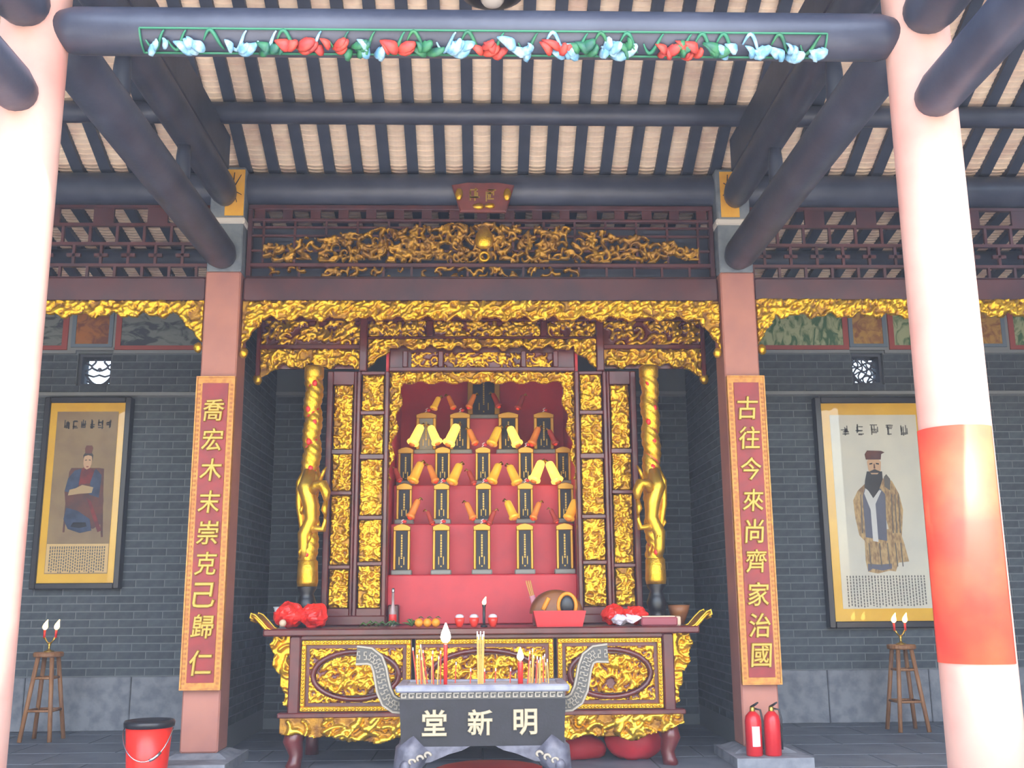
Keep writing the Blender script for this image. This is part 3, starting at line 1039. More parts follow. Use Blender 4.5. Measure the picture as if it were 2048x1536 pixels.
relief('gilded_dragons', -1.96, 1.96, 4.24, 4.62, 8.775, tr, amp=0.045, seed=40, mask=arch_mask, opened=True, thr=0.3, stroke=0.085, dens=1.35, mats=('gold_dim', 'gold_old'), thick=0.02)
relief('gilded_sprays', -1.96, 0.9, 4.115, 4.205, 8.785, tr, amp=0.03, seed=44, opened=True, thr=0.35, stroke=0.075, dens=0.6, mats=('gold_dim', 'gold_old'), thick=0.015)
MB().lathe([(0.03, 0), (0.075, 0.03), (0.085, 0.09), (0.07, 0.15), (0.03, 0.2), (0.01, 0.22)], (0.02, 8.74, 4.36), 14, 1, 0.5).build('gilded_gourd', 'gold', tr, True)
MB().tube([(0.02 + 0.04 * math.cos(a), 8.735, 4.29 + 0.04 * math.sin(a)) for a in np.linspace(0, 2 * PI, 15)], 0.014, 6, cap=False).build('gilded_ring', 'gold', tr, True)

for sx, nm in ((-1, 'left'), (1, 'right')):
    xa, xb = (2.43, 6.4) if sx > 0 else (-6.4, -2.43)
    t = thing('lattice_transom', 'plain dark lattice transom above the %s aisle lintel' % nm, 'transom', ((xa + xb) / 2, 8.8, 4.09), 'lattice transoms')
    for z in (4.1, 4.22, 4.42, 4.6, 4.77):
        MB().box(xa, xb, 8.78, 8.82, z - 0.014, z + 0.014).build('rail', 'lacquer_dark', t)
    k = 0
    x = xa + 0.02
    while x < xb:
        bar(x - 0.012, x + 0.012, 4.114, 4.206, t)
        bar(x + 0.11 - 0.012, x + 0.11 + 0.012, 4.234, 4.406, t)
        bar(x - 0.012, x + 0.012, 4.434, 4.586, t)
        if k % 2 == 0:
            bar(x + 0.02, x + 0.2, 4.614, 4.756, t)
        bar(x + 0.05, x + 0.17, 4.30, 4.33, t)
        x += 0.24
        k += 1

# small plaque on the rear purlin
pq = thing('plaque', 'small trapezoid red plaque with gilt flowers and two characters under the roof', 'plaque', (0.01, 8.62, 4.66))
MB().prism([(-0.195, 4.67), (0.215, 4.67), (0.29, 4.925), (0.15, 4.95), (0.01, 4.945), (-0.13, 4.95), (-0.27, 4.925)], 8.62, 8.66, 0.012).build('board', 'plaque_red', pq)
for x in (-0.205, 0.225):
    MB().blob((x, 8.612, 4.83), (0.035, 0.018, 0.055), 10, 6, 0.12, 3).build('gilt_flower', 'gold', pq, True)
MB().blob((-0.03, 8.612, 4.715), (0.05, 0.018, 0.028), 10, 6, 0.15, 5).blob((0.07, 8.612, 4.72), (0.05, 0.018, 0.024), 10, 6, 0.15, 6).build('gilt_spray', 'gold', pq, True)
rq = random.Random(5)
for x in (-0.075, 0.075):
    m = MB()
    marks(m, x, 8.614, 4.83, 0.09, 0.1, rq, 9, 0.006)
    m.build('character', 'char_gold', pq)

# ------------------------------------------------------------------ couplet boards
def couplet(sx, text, zs, label):
    X = sx * 2.272
    if sx < 0:
        X = -2.262
    t = thing('couplet_board', label, 'couplet', (X, 8.6, 0.595), 'hanging couplet boards')
    MB().cbox(X - 0.163, X + 0.163, 8.59, 8.635, 0.595, 3.168, 0.008).build('board', 'couplet_gold', t)
    MB().box(X - 0.108, X + 0.108, 8.582, 8.592, 0.655, 3.105).build('red_field', 'couplet_red', t)
    m = MB()
    w = 0.163
    for x in (X - w, X + w - 0.012):
        m.box(x, x + 0.012, 8.58, 8.592, 0.597, 3.166)
    for z in (0.597, 3.154):
        m.box(X - w + 0.012, X + w - 0.012, 8.58, 8.592, z, z + 0.012)
    m.build('edge_moulding', 'couplet_gold', t)
    m = MB()
    n = 64
    for k in range(n):
        z = 0.64 + k * (3.12 - 0.64) / n
        for x in (X - 0.138, X + 0.138):
            m.box(x - 0.012, x + 0.012, 8.585, 8.591, z, z + 0.018)
    tag(m.build('border_key_pattern', 'border_tan', t), kind='stuff')
    for ch, z in zip(text, zs):
        glyph_obj('character', ch, X, 8.572, z, 0.205, 0.012, 'char_gold', t, 0.0, 0.10, 0.92)


couplet(-1, '喬宏木末崇克己歸仁', (2.87, 2.62, 2.366, 2.10, 1.846, 1.595, 1.343, 1.095, 0.81), 'tall red couplet board with nine gold characters on the left inner column')
couplet(1, '古往今來尚齊家治國', (2.88, 2.622, 2.357, 2.092, 1.834, 1.587, 1.319, 1.068, 0.83), 'tall red couplet board with nine gold characters on the right inner column')


# ------------------------------------------------------------------ framed portraits
def poly(name, pts, u, y, m, parent):
    return MB().prism([u(*p) for p in pts], y, y + 0.0015).build(name, m, parent)


def portrait(label, x0, x1, z0, z1, fw, mw, seated):
    cx = (x0 + x1) / 2
    yf = 10.98
    t = thing('framed_portrait', label, 'picture', (cx, yf + 0.05, z0), 'framed portraits')
    for a, b, c, d in ((x0, x0 + fw, z0, z1), (x1 - fw, x1, z0, z1), (x0 + fw, x1 - fw, z0, z0 + fw), (x0 + fw, x1 - fw, z1 - fw, z1)):
        MB().cbox(a, b, yf, yf + 0.11, c, d, 0.008).build('frame_bar', 'frame_black', t)
    MB().box(x0 + fw, x1 - fw, yf + 0.03, yf + 0.05, z0 + fw, z1 - fw).build('mount', 'mount_yellow', t)
    px0, px1, pz0, pz1 = x0 + fw + mw[0], x1 - fw - mw[0], z0 + fw + mw[1], z1 - fw - mw[1]
    pw, ph = px1 - px0, pz1 - pz0
    pic = MB().box(px0, px1, yf + 0.026, yf + 0.03, pz0, pz1).build('painting', 'paper_brown' if seated else 'paper_grey', t)

    def u(a, b):
        return (px0 + a * pw, pz0 + b * ph)
    y = yf + 0.0245
    rs = random.Random(9 + seated)
    m = MB()
    n = 6 if seated else 5
    for k in range(n):
        gx, gz = u(0.17 + k * (0.68 / (n - 1)), 0.92)
        marks(m, gx, y, gz, 0.085 * pw, 0.055 * ph, rs, 8, 0.0055)
    m.build('title_characters', 'ink_dark' if seated else 'ink_soft', pic)
    if seated:
        ax, az = u(0, 0)
        MB().box(ax + 0.005, ax + pw - 0.005, y, y + 0.0014, az + 0.01, az + 0.18 * ph).build('text_sheet', 'paper_cream', pic)
    m = MB()
    nc = 24 if seated else 26
    for k in range(nc):
        gx, gz = u(0.05 + 0.9 * (k + 0.5) / nc, 0.165)
        z = gz
        zend = pz0 + 0.02 + rs.random() * 0.02
        while z > zend:
            l = rs.uniform(0.018, 0.03)
            m.box(gx - 0.0065, gx + 0.0065, y - 0.001, y, max(z - l, zend - 0.01), z)
            z -= l + 0.008
    m.build('text_columns', 'ink_soft', pic)
    y0 = y - 0.001
    if seated:
        P = lambda nme, pts, mm, k=0: poly(nme, pts, u, y0 - 0.0008 * k, mm, pic)
        P('chair', [(0.24, 0.25), (0.27, 0.25), (0.28, 0.40), (0.80, 0.40), (0.86, 0.22), (0.89, 0.22), (0.85, 0.44), (0.83, 0.64), (0.75, 0.645), (0.30, 0.645), (0.27, 0.62), (0.25, 0.45)], 'robe_brown')
        P('robe', [(0.26, 0.40), (0.30, 0.33), (0.50, 0.30), (0.72, 0.27), (0.84, 0.30), (0.86, 0.44), (0.80, 0.62), (0.62, 0.645), (0.50, 0.645), (0.30, 0.60), (0.22, 0.50)], 'robe_brown', 1)
        P('sleeve', [(0.22, 0.50), (0.36, 0.49), (0.48, 0.56), (0.46, 0.64), (0.36, 0.63), (0.26, 0.58)], 'robe_blue', 2)
        P('sleeve', [(0.62, 0.48), (0.78, 0.46), (0.80, 0.60), (0.70, 0.64), (0.63, 0.60)], 'robe_blue', 2)
        P('collar', [(0.44, 0.54), (0.62, 0.55), (0.68, 0.63), (0.58, 0.65), (0.50, 0.65), (0.46, 0.62)], 'robe_red', 3)
        P('sash', [(0.28, 0.475), (0.46, 0.485), (0.66, 0.49), (0.68, 0.525), (0.50, 0.54), (0.40, 0.52), (0.30, 0.51)], 'sash_cream', 4)
        P('skirt', [(0.24, 0.33), (0.32, 0.27), (0.52, 0.245), (0.70, 0.26), (0.66, 0.33), (0.46, 0.38), (0.27, 0.40)], 'robe_blue', 4)
        P('skirt_edge', [(0.58, 0.46), (0.66, 0.44), (0.86, 0.26), (0.80, 0.25)], 'robe_red', 5)
        P('shoe', [(0.36, 0.285), (0.50, 0.275), (0.62, 0.285), (0.60, 0.31), (0.40, 0.31)], 'ink', 5)
        P('face', [(0.49, 0.67), (0.51, 0.645), (0.55, 0.635), (0.60, 0.645), (0.625, 0.67), (0.625, 0.71), (0.60, 0.725), (0.51, 0.725), (0.49, 0.71)], 'skin_paint', 4)
        P('hair', [(0.485, 0.70), (0.50, 0.718), (0.56, 0.725), (0.62, 0.718), (0.635, 0.69), (0.64, 0.725), (0.60, 0.745), (0.52, 0.745), (0.48, 0.725)], 'ink_dark', 5)
        P('hat', [(0.51, 0.735), (0.61, 0.735), (0.63, 0.77), (0.61, 0.785), (0.52, 0.785), (0.50, 0.765)], 'robe_brown', 6)
        P('brow_and_eyes', [(0.515, 0.695), (0.545, 0.697), (0.545, 0.692), (0.515, 0.690)], 'ink', 6)
        P('brow_and_eyes', [(0.575, 0.697), (0.605, 0.695), (0.605, 0.690), (0.575, 0.692)], 'ink', 6)
        P('mouth', [(0.54, 0.655), (0.58, 0.655), (0.575, 0.649), (0.545, 0.649)], 'robe_red', 6)
    else:
        P = lambda nme, pts, mm, k=0: poly(nme, pts, u, y0 - 0.0008 * k, mm, pic)
        P('lower_robe', [(0.29, 0.24), (0.31, 0.185), (0.42, 0.175), (0.55, 0.19), (0.62, 0.185), (0.66, 0.23), (0.78, 0.235), (0.74, 0.33), (0.70, 0.40), (0.30, 0.40)], 'robe_tan')
        P('hem', [(0.31, 0.185), (0.36, 0.20), (0.47, 0.19), (0.58, 0.20), (0.58, 0.225), (0.45, 0.22), (0.31, 0.225)], 'robe_slate', 1)
        P('outer_robe', [(0.24, 0.37), (0.30, 0.34), (0.34, 0.45), (0.56, 0.45), (0.60, 0.34), (0.71, 0.33), (0.76, 0.50), (0.73, 0.58), (0.66, 0.65), (0.58, 0.665), (0.36, 0.64), (0.26, 0.60), (0.20, 0.55), (0.21, 0.46)], 'robe_tan', 1)
        P('inner_robe', [(0.31, 0.36), (0.55, 0.34), (0.57, 0.58), (0.52, 0.61), (0.34, 0.61), (0.31, 0.57)], 'robe_slate', 2)
        P('white_front', [(0.39, 0.34), (0.45, 0.335), (0.45, 0.53), (0.53, 0.60), (0.35, 0.61), (0.33, 0.585), (0.39, 0.50)], 'robe_pale', 3)
        for fx in (0.27, 0.62, 0.66, 0.70):
            P('robe_fold', [(fx, 0.38), (fx + 0.012, 0.38), (fx + 0.025, 0.58), (fx + 0.015, 0.58)], 'ink_soft', 3)
        for fx in (0.34, 0.46, 0.55, 0.64, 0.70):
            P('robe_fold', [(fx, 0.21), (fx + 0.012, 0.21), (fx + 0.005, 0.33), (fx - 0.005, 0.33)], 'ink_soft', 2)
        P('beard', [(0.43, 0.56), (0.50, 0.60), (0.555, 0.66), (0.555, 0.70), (0.38, 0.70), (0.35, 0.65), (0.34, 0.615), (0.38, 0.60)], 'ink_dark', 4)
        P('hand', [(0.57, 0.62), (0.63, 0.60), (0.64, 0.66), (0.60, 0.685), (0.57, 0.67)], 'ink_soft', 4)
        P('face', [(0.40, 0.705), (0.43, 0.685), (0.50, 0.685), (0.54, 0.705), (0.55, 0.75), (0.52, 0.765), (0.41, 0.765), (0.39, 0.75)], 'skin_paint', 5)
        P('moustache', [(0.41, 0.70), (0.47, 0.712), (0.53, 0.70), (0.52, 0.692), (0.42, 0.692)], 'ink_dark', 6)
        P('nose', [(0.46, 0.715), (0.48, 0.715), (0.475, 0.74), (0.465, 0.74)], 'robe_brown', 6)
        P('brow_and_eyes', [(0.415, 0.742), (0.45, 0.745), (0.45, 0.738), (0.415, 0.735)], 'ink', 6)
        P('brow_and_eyes', [(0.49, 0.745), (0.525, 0.742), (0.525, 0.735), (0.49, 0.738)], 'ink', 6)
        P('hat', [(0.38, 0.762), (0.55, 0.762), (0.56, 0.79), (0.60, 0.80), (0.56, 0.808), (0.40, 0.81), (0.37, 0.79)], 'robe_brown', 6)
    MB().box(x0 + fw - 0.004, x1 - fw + 0.004, yf + 0.014, yf + 0.017, z0 + fw - 0.004, z1 - fw + 0.004).build('glass', 'pane_glass', t)


portrait('black framed portrait of a seated robed figure on the left aisle wall', -4.71, -3.785, 1.425, 3.46, 0.062, (0.075, 0.095), True)
portrait('black framed portrait of a standing bearded figure on the right aisle wall', 3.655, 4.94, 0.965, 3.445, 0.068, (0.095, 0.13), False)

# ------------------------------------------------------------------ altar shrine
SY = 9.3
sh = thing('altar_shrine', 'large red lacquered shrine with gilded carved panels behind the altar table', 'shrine', (0, SY, 1.07))
XI0, XI1, XO0, XO1 = 0.885, 1.13, 1.165, 1.375


def stile(x0, x1, z0, z1, y=SY, d=0.10, nm='stile', m='lacquer'):
    MB().cbox(x0, x1, y - 0.03, y + d, z0, z1, 0.008).build(nm, m, sh)


zin = [(2.99, 3.33), (2.59, 2.955), (2.035, 2.545), (1.625, 2.0), (1.22, 1.592)]
zout = [(2.635, 3.235), (2.255, 2.592), (1.597, 2.222), (1.222, 1.565)]
for sx in (-1, 1):
    def xx(a, b):
        return (a, b) if sx > 0 else (-b, -a)
    for a, b in ((XI0 - 0.03, XI0 + 0.01), (XI1 - 0.015, XI1 + 0.02), (XO0 - 0.012, XO0 + 0.012), (XO1 - 0.005, XO1 + 0.05)):
        x0, x1 = xx(a, b)
        stile(x0, x1, 1.15, 3.36)
    for lst, a, b in ((zin, XI0 + 0.01, XI1 - 0.015), (zout, XO0 + 0.012, XO1 - 0.005)):
        x0, x1 = xx(a, b)
        edges = [1.15] + [v for p in reversed(lst) for v in p] + [3.36]
        for k in range(0, len(edges), 2):
            MB().cbox(x0, x1, SY - 0.022, SY + 0.08, edges[k], edges[k + 1], 0.005).build('rail', 'lacquer', sh)
        for k, (z0, z1) in enumerate(lst):
            relief('gilded_panel', x0 + 0.012, x1 - 0.012, z0 + 0.004, z1 - 0.004, SY + 0.0, sh, amp=0.032, seed=100 + k * 7 + (50 if sx > 0 else 0) + int(a * 100), stroke=0.062, thr=0.12, dens=2.0, thick=0.05, mats=('gold', 'gold_old'))
    x0, x1 = xx(XI0 - 0.035, XO1 + 0.06)
    MB().cbox(x0, x1, SY - 0.05, SY + 0.12, 1.075, 1.16, 0.01).build('sill', 'lacquer', sh)
    # wings of the canopy
    x0, x1 = xx(1.135, 2.05)
    relief('gilded_panel', x0, x1, 3.615, 3.845, SY + 0.01, sh, amp=0.045, seed=300 + sx, stroke=0.10, thr=0.28, dens=1.5, mats=('gold', 'lacquer'), thick=0.04, diag=0.8)
    MB().cbox(x0, x1, SY - 0.03, SY + 0.06, 3.575, 3.615, 0.006).build('rail', 'lacquer', sh)
    fringe('', x0, x1, SY, 3.575, 3.385, [((x0 if sx < 0 else x1), -sx, 0.16, 3.31)], 310 + sx, sh, knobs=False, diag=None)
    MB().blob((sx * 2.07, SY, 3.29), (0.045, 0.035, 0.05), 10, 6, 0.12, 4).build('drop_knob', 'gold', sh, True)
    x0, x1 = xx(2.05, 2.09)
    stile(x0, x1, 3.31, 3.86, d=0.06, nm='canopy_post')
    x0, x1 = xx(1.065, 1.135)
    stile(x0, x1, 3.36, 3.9, y=SY - 0.02, d=0.10, nm='canopy_post')
    # gilded curtain edge of the inner opening
    x0, x1 = xx(0.73, 0.855)

    def cur(x, z, s=sx):
        u = np.abs(x)
        return u > 0.855 - 0.115 * np.clip((z - 2.35) / 0.9, 0, 1) ** 1.3 - 0.02 * np.sin(z * 25) - 0.012
    relief('gilded_curtain', x0, x1, 2.36, 3.36, SY + 0.04, sh, amp=0.035, seed=330 + sx, mask=cur, stroke=0.06, thr=0.15, dens=1.6, mats=('gold', 'gold_old'))
MB().cbox(-1.065, 1.065, SY - 0.02, SY + 0.06, 3.672, 3.695, 0.005).build('rail', 'lacquer', sh)
MB().cbox(-0.86, 0.86, SY - 0.02, SY + 0.08, 3.365, 3.40, 0.005).build('rail', 'lacquer', sh)
MB().cbox(-2.09, 2.09, SY - 0.04, SY + 0.10, 3.845, 3.885, 0.006).build('cornice', 'lacquer', sh)
for k, (a, b) in enumerate(((-1.065, -0.52), (-0.455, 0.545), (0.61, 1.065))):
    relief('gilded_panel', a, b, 3.70, 3.845, SY + 0.01, sh, amp=0.035, seed=350 + k, stroke=0.07, thr=0.2, dens=1.8, thick=0.03)
for a in (-0.52, 0.545):
    stile(a, a + 0.065, 3.695, 3.845, d=0.05)
fringe('', -1.062, 1.062, SY - 0.02, 3.668, 3.555, [(-1.062, 1, 0.2, 3.38), (1.062, -1, 0.2, 3.38)], 370, sh, knobs=False)
for k, (a, b) in enumerate(((-0.66, -0.41), (-0.36, 0.36), (0.41, 0.66))):
    relief('gilded_panel', a, b, 3.405, 3.55, SY + 0.03, sh, amp=0.03, seed=380 + k, stroke=0.055, thr=0.28, dens=1.3, thick=0.03)
for a in (-0.74, -0.41, 0.36, 0.66):
    stile(a, a + 0.05, 3.40, 3.56, y=SY + 0.02, d=0.05)
MB().box(-0.86, 0.86, SY + 0.07, SY + 0.10, 3.40, 3.66).build('backboard', 'lacquer', sh)
MB().box(-2.05, -1.1, SY + 0.05, SY + 0.08, 3.40, 3.845).build('backboard', 'lacquer', sh)
MB().box(1.1, 2.05, SY + 0.05, SY + 0.08, 3.40, 3.845).build('backboard', 'lacquer', sh)


def inner_arch(x, z):
    return (z > 3.265 + 0.014 * np.sin(x * 30)) | (np.abs(x) > 0.74)


relief('gilded_arch', -0.855, 0.855, 3.23, 3.365, SY + 0.04, sh, amp=0.035, seed=395, mask=inner_arch, stroke=0.06, thr=0.16, dens=1.6, mats=('gold', 'gold_old'))
for x0, x1 in ((-0.9, -0.875), (0.875, 0.9)):
    MB().box(x0, x1, SY + 0.1, 10.95, 1.15, 3.9).build('side_panel', 'step_red', sh)
MB().box(-0.9, 0.9, 10.95, 10.98, 1.15, 3.9).build('back_panel', 'step_red', sh)
MB().box(-0.9, 0.9, SY + 0.1, 10.98, 3.9, 3.93).build('top_panel', 'lacquer', sh)

# stepped stand for the tablets
ST = [(9.55, 1.515), (9.80, 1.995), (10.05, 2.39), (10.30, 2.735), (10.55, 3.14)]
sd_ = thing('tablet_stand', 'red stepped stand carrying the spirit tablets inside the shrine', 'stand', (0, 9.7, 1.07))
for k, (y, z) in enumerate(ST):
    w = 0.868 if k < 4 else 0.24
    z0 = 1.072 if k == 0 else ST[k - 1][1]
    y1 = 10.9 if k < 4 else 10.8
    MB().cbox(-w, w, y, y1, z0, z, 0.01).build('step', 'step_red', sd_)
for x in (-0.8, 0.8):
    MB().cbox(x - 0.05, x + 0.05, 9.42, 9.55, 1.072, 1.25, 0.01).build('foot_block', 'lacquer', sd_)


def tablet(x, y, z, w, h, label, group, grey=0, hook=True):
    t = thing('spirit_tablet', label, 'tablet', (x, y, z), group)
    y0 = y - 0.03
    MB().cbox(x - w * 0.6, x + w * 0.6, y - 0.055, y + 0.05, z, z + 0.045, 0.008).build('base', 'tablet_grey', t)
    b = 0.17 * w
    m = MB()
    m.cbox(x - w / 2, x - w / 2 + b, y0 - 0.012, y0 + 0.02, z + 0.045, z + h - 0.05, 0.006)
    m.cbox(x + w / 2 - b, x + w / 2, y0 - 0.012, y0 + 0.02, z + 0.045, z + h - 0.05, 0.006)
    m.build('gilt_side', 'tablet_gold', t)
    m = MB()
    m.prism([(x - w / 2, z + h - 0.055), (x + w / 2, z + h - 0.055), (x + w * 0.52, z + h - 0.02), (x + w * 0.3, z + h), (x, z + h + 0.012), (x - w * 0.3, z + h), (x - w * 0.52, z + h - 0.02)], y0 - 0.016, y0 + 0.02, 0.006)
    m.build('gilt_crest', 'tablet_gold', t)
    MB().box(x - w / 2 + b * 0.8, x + w / 2 - b * 0.8, y0 - 0.004, y0 + 0.02, z + 0.04, z + h - 0.05).build('panel', ('tablet_black', 'tablet_grey')[grey], t)
    m = MB()
    rs = random.Random(int(x * 100) + int(z * 50))
    zz = z + h - 0.09
    while zz > z + h * 0.34:
        l = rs.uniform(0.012, 0.022)
        m.box(x - 0.007, x + 0.007, y0 - 0.008, y0 - 0.004, zz - l, zz)
        zz -= l + 0.006
    for sx in (-1, 1):
        m.box(x + sx * w * 0.14 - 0.004, x + sx * w * 0.14 + 0.004, y0 - 0.008, y0 - 0.004, z + h * 0.2, z + h * 0.36)
    m.box(x - 0.006, x + 0.006, y0 - 0.008, y0 - 0.004, z + 0.07, z + h * 0.18)
    m.build('inscription', 'char_gold', t)
    if hook:
        zt = z + h + 0.01
        MB().tube([(x - 0.012, y0 - 0.01, zt), (x + 0.008, y0 - 0.012, zt + 0.012), (x - 0.006, y0 - 0.012, zt + 0.026), (x + 0.016, y0 - 0.01, zt + 0.04)], 0.006, 6).build('paper_tag', 'hook_white', t, True)
        MB().blob((x + 0.022, y0 - 0.006, zt + 0.02), (0.022, 0.012, 0.016), 8, 5).build('red_bow', 'candle_red', t, True)
    return t


ORD = ['leftmost', 'second', 'middle', 'fourth', 'rightmost']
for row, (y, z, h, xs) in enumerate(((9.61, 1.515, 0.455, (-0.744, -0.381, -0.005, 0.392, 0.761)), (9.86, 1.995, 0.38, (-0.746, -0.39, 0.01, 0.411, 0.799)), (10.11, 2.39, 0.37, (-0.756, -0.392, 0.006, 0.431, 0.80)))):
    for k, x in enumerate(xs):
        tablet(x, y, z, 0.158 if row == 0 else 0.15, h, '%s black and gilt spirit tablet in the %s row of five' % (ORD[k] + (' from the left,' if k in (1, 3) else ''), ('bottom', 'second', 'third')[row]), 'spirit tablets',
               hook=(row, k) in ((0, 0), (0, 1), (0, 2), (1, 1), (1, 2), (1, 3), (2, 2), (2, 3)))
for k, (x, lb) in enumerate(((-0.571, 'leftmost larger spirit tablet with grey panel in the upper row of four'), (-0.227, 'second larger spirit tablet from the left in the upper row of four'),
                             (0.266, 'third larger spirit tablet from the left in the upper row of four'), (0.628, 'rightmost larger spirit tablet in the upper row of four'))):
    tablet(x, 10.36, 2.735, 0.205, 0.42, lb, 'spirit tablets', grey=1 if k == 0 else 0, hook=k != 2)
tablet(0.015, 10.62, 3.14, 0.34, 0.47, 'large black spirit tablet at the very top centre of the stand', 'spirit tablets', hook=False)


# tilted tube lamps clipped between the tablets
def lamp(x, y, z, lean, state, label, size=1.0):
    """lean: +1 lower end to the left, -1 lower end to the right"""
    t = thing('tube_lamp', label, 'lamp', (x, y, z), 'tilted tube lamps')
    L = 0.20 * size
    d = Vector((-0.42 * lean, -0.30, -1)).normalized()
    a = Vector((x, y, z)) - d * L / 2
    m1 = {'bright': 'lamp_bright', 'gold': 'lamp_gold', 'dim': 'lamp_dim', 'off': 'lamp_off'}[state]
    r = 0.041 * size * (1.0 if state in ('bright', 'gold') else 0.8)
    p = [a + d * (L * s) for s in (0, 0.06, 0.2, 0.55, 0.8, 0.84, 0.93, 0.97)]
    MB().tube(p, [r * 0.6, r * 0.85, r * 0.92, r * 1.0, r * 1.05, r * 1.3, r * 1.32, r * 1.05], 12).build('tube', m1, t, True)
    MB().tube([a + d * (L * 0.95), a + d * (L * 1.02), a + d * (L * 1.06)], [r * 0.7, r * 0.66, r * 0.3], 10).build('bulb', 'bulb_red' if state in ('dim', 'off') else 'lamp_dim', t, True)
    MB().tube([a + d * (0.01), a - d * 0.02 + Vector((0.018 * lean, 0, 0)), a - d * 0.012 + Vector((0.034 * lean, 0.02, -0.01))], [r * 0.35, r * 0.3, r * 0.2], 6).build('clip', 'brass', t, True)
    # rod back to the step behind
    MB().tube([a + Vector((0, 0, 0)), (a.x, y + 0.16, a.z - 0.02)], 0.005, 5).build('rod', 'brass', t)


def lamps(y, rowname, items):
    for x, z, lean, st, s, where in items:
        adj = {'bright': 'brightly lit yellow', 'gold': 'lit golden', 'dim': 'dim orange', 'off': 'unlit red'}[st]
        lamp(x, y, z, lean, st, '%s tilted tube lamp %s, %s' % (adj, where, rowname), s)


lamps(10.15, 'on the row of four', [(-0.657, 2.90, 1, 'bright', 1.15, 'left of the grey tablet'), (-0.482, 2.90, -1, 'bright', 1.05, 'right of the grey tablet'), (-0.298, 2.90, 1, 'bright', 1.2, 'left of second tablet'),
                                    (-0.098, 2.88, -1, 'dim', 0.9, 'right of second tablet'), (0.127, 2.885, 1, 'gold', 1.05, 'left of third tablet'), (0.317, 2.885, -1, 'bright', 1.1, 'right of third tablet'),
                                    (0.528, 2.885, 1, 'dim', 1.05, 'left of last tablet'), (0.703, 2.875, -1, 'off', 0.85, 'right of last tablet')])
lamps(10.4, 'at the top', [(-0.476, 3.27, 1, 'gold', 0.75, 'far left'), (-0.322, 3.28, -1, 'dim', 0.8, 'left of the top tablet'), (-0.111, 3.29, 1, 'dim', 0.85, 'against left edge of the top tablet'),
                           (0.142, 3.30, -1, 'off', 0.85, 'against right edge of the top tablet'), (0.395, 3.28, 1, 'off', 0.85, 'right of the top tablet')])
lamps(9.9, 'on the third row', [(-0.82, 2.473, -1, 'off', 0.75, 'left of leftmost tablet'), (-0.637, 2.496, 1, 'gold', 1.1, 'right of leftmost tablet'), (-0.482, 2.481, -1, 'dim', 0.95, 'left of second tablet'),
                                (-0.26, 2.48, 1, 'gold', 1.1, 'right of second tablet'), (-0.105, 2.445, -1, 'off', 0.75, 'left of middle tablet'), (0.123, 2.483, 1, 'gold', 1.05, 'right of middle tablet'),
                                (0.302, 2.468, -1, 'gold', 1.05, 'left of fourth tablet'), (0.535, 2.501, 1, 'bright', 1.15, 'right of fourth tablet'), (0.69, 2.491, -1, 'bright', 1.15, 'left of rightmost tablet')])
lamps(9.65, 'on the second row', [(-0.64, 2.123, 1, 'dim', 1.0, 'right of leftmost tablet'), (-0.49, 2.04, -1, 'off', 0.7, 'left of second tablet'), (-0.116, 2.102, -1, 'dim', 0.9, 'left of middle tablet'),
                                  (0.085, 2.04, 1, 'off', 0.75, 'right of middle tablet'), (0.268, 2.109, -1, 'gold', 0.95, 'left of fourth tablet'), (0.503, 2.099, 1, 'dim', 0.9, 'right of fourth tablet'),
                                  (0.671, 2.051, -1, 'off', 0.7, 'left of rightmost tablet'), (0.84, 2.106, 1, 'gold', 1.05, 'right of rightmost tablet')])

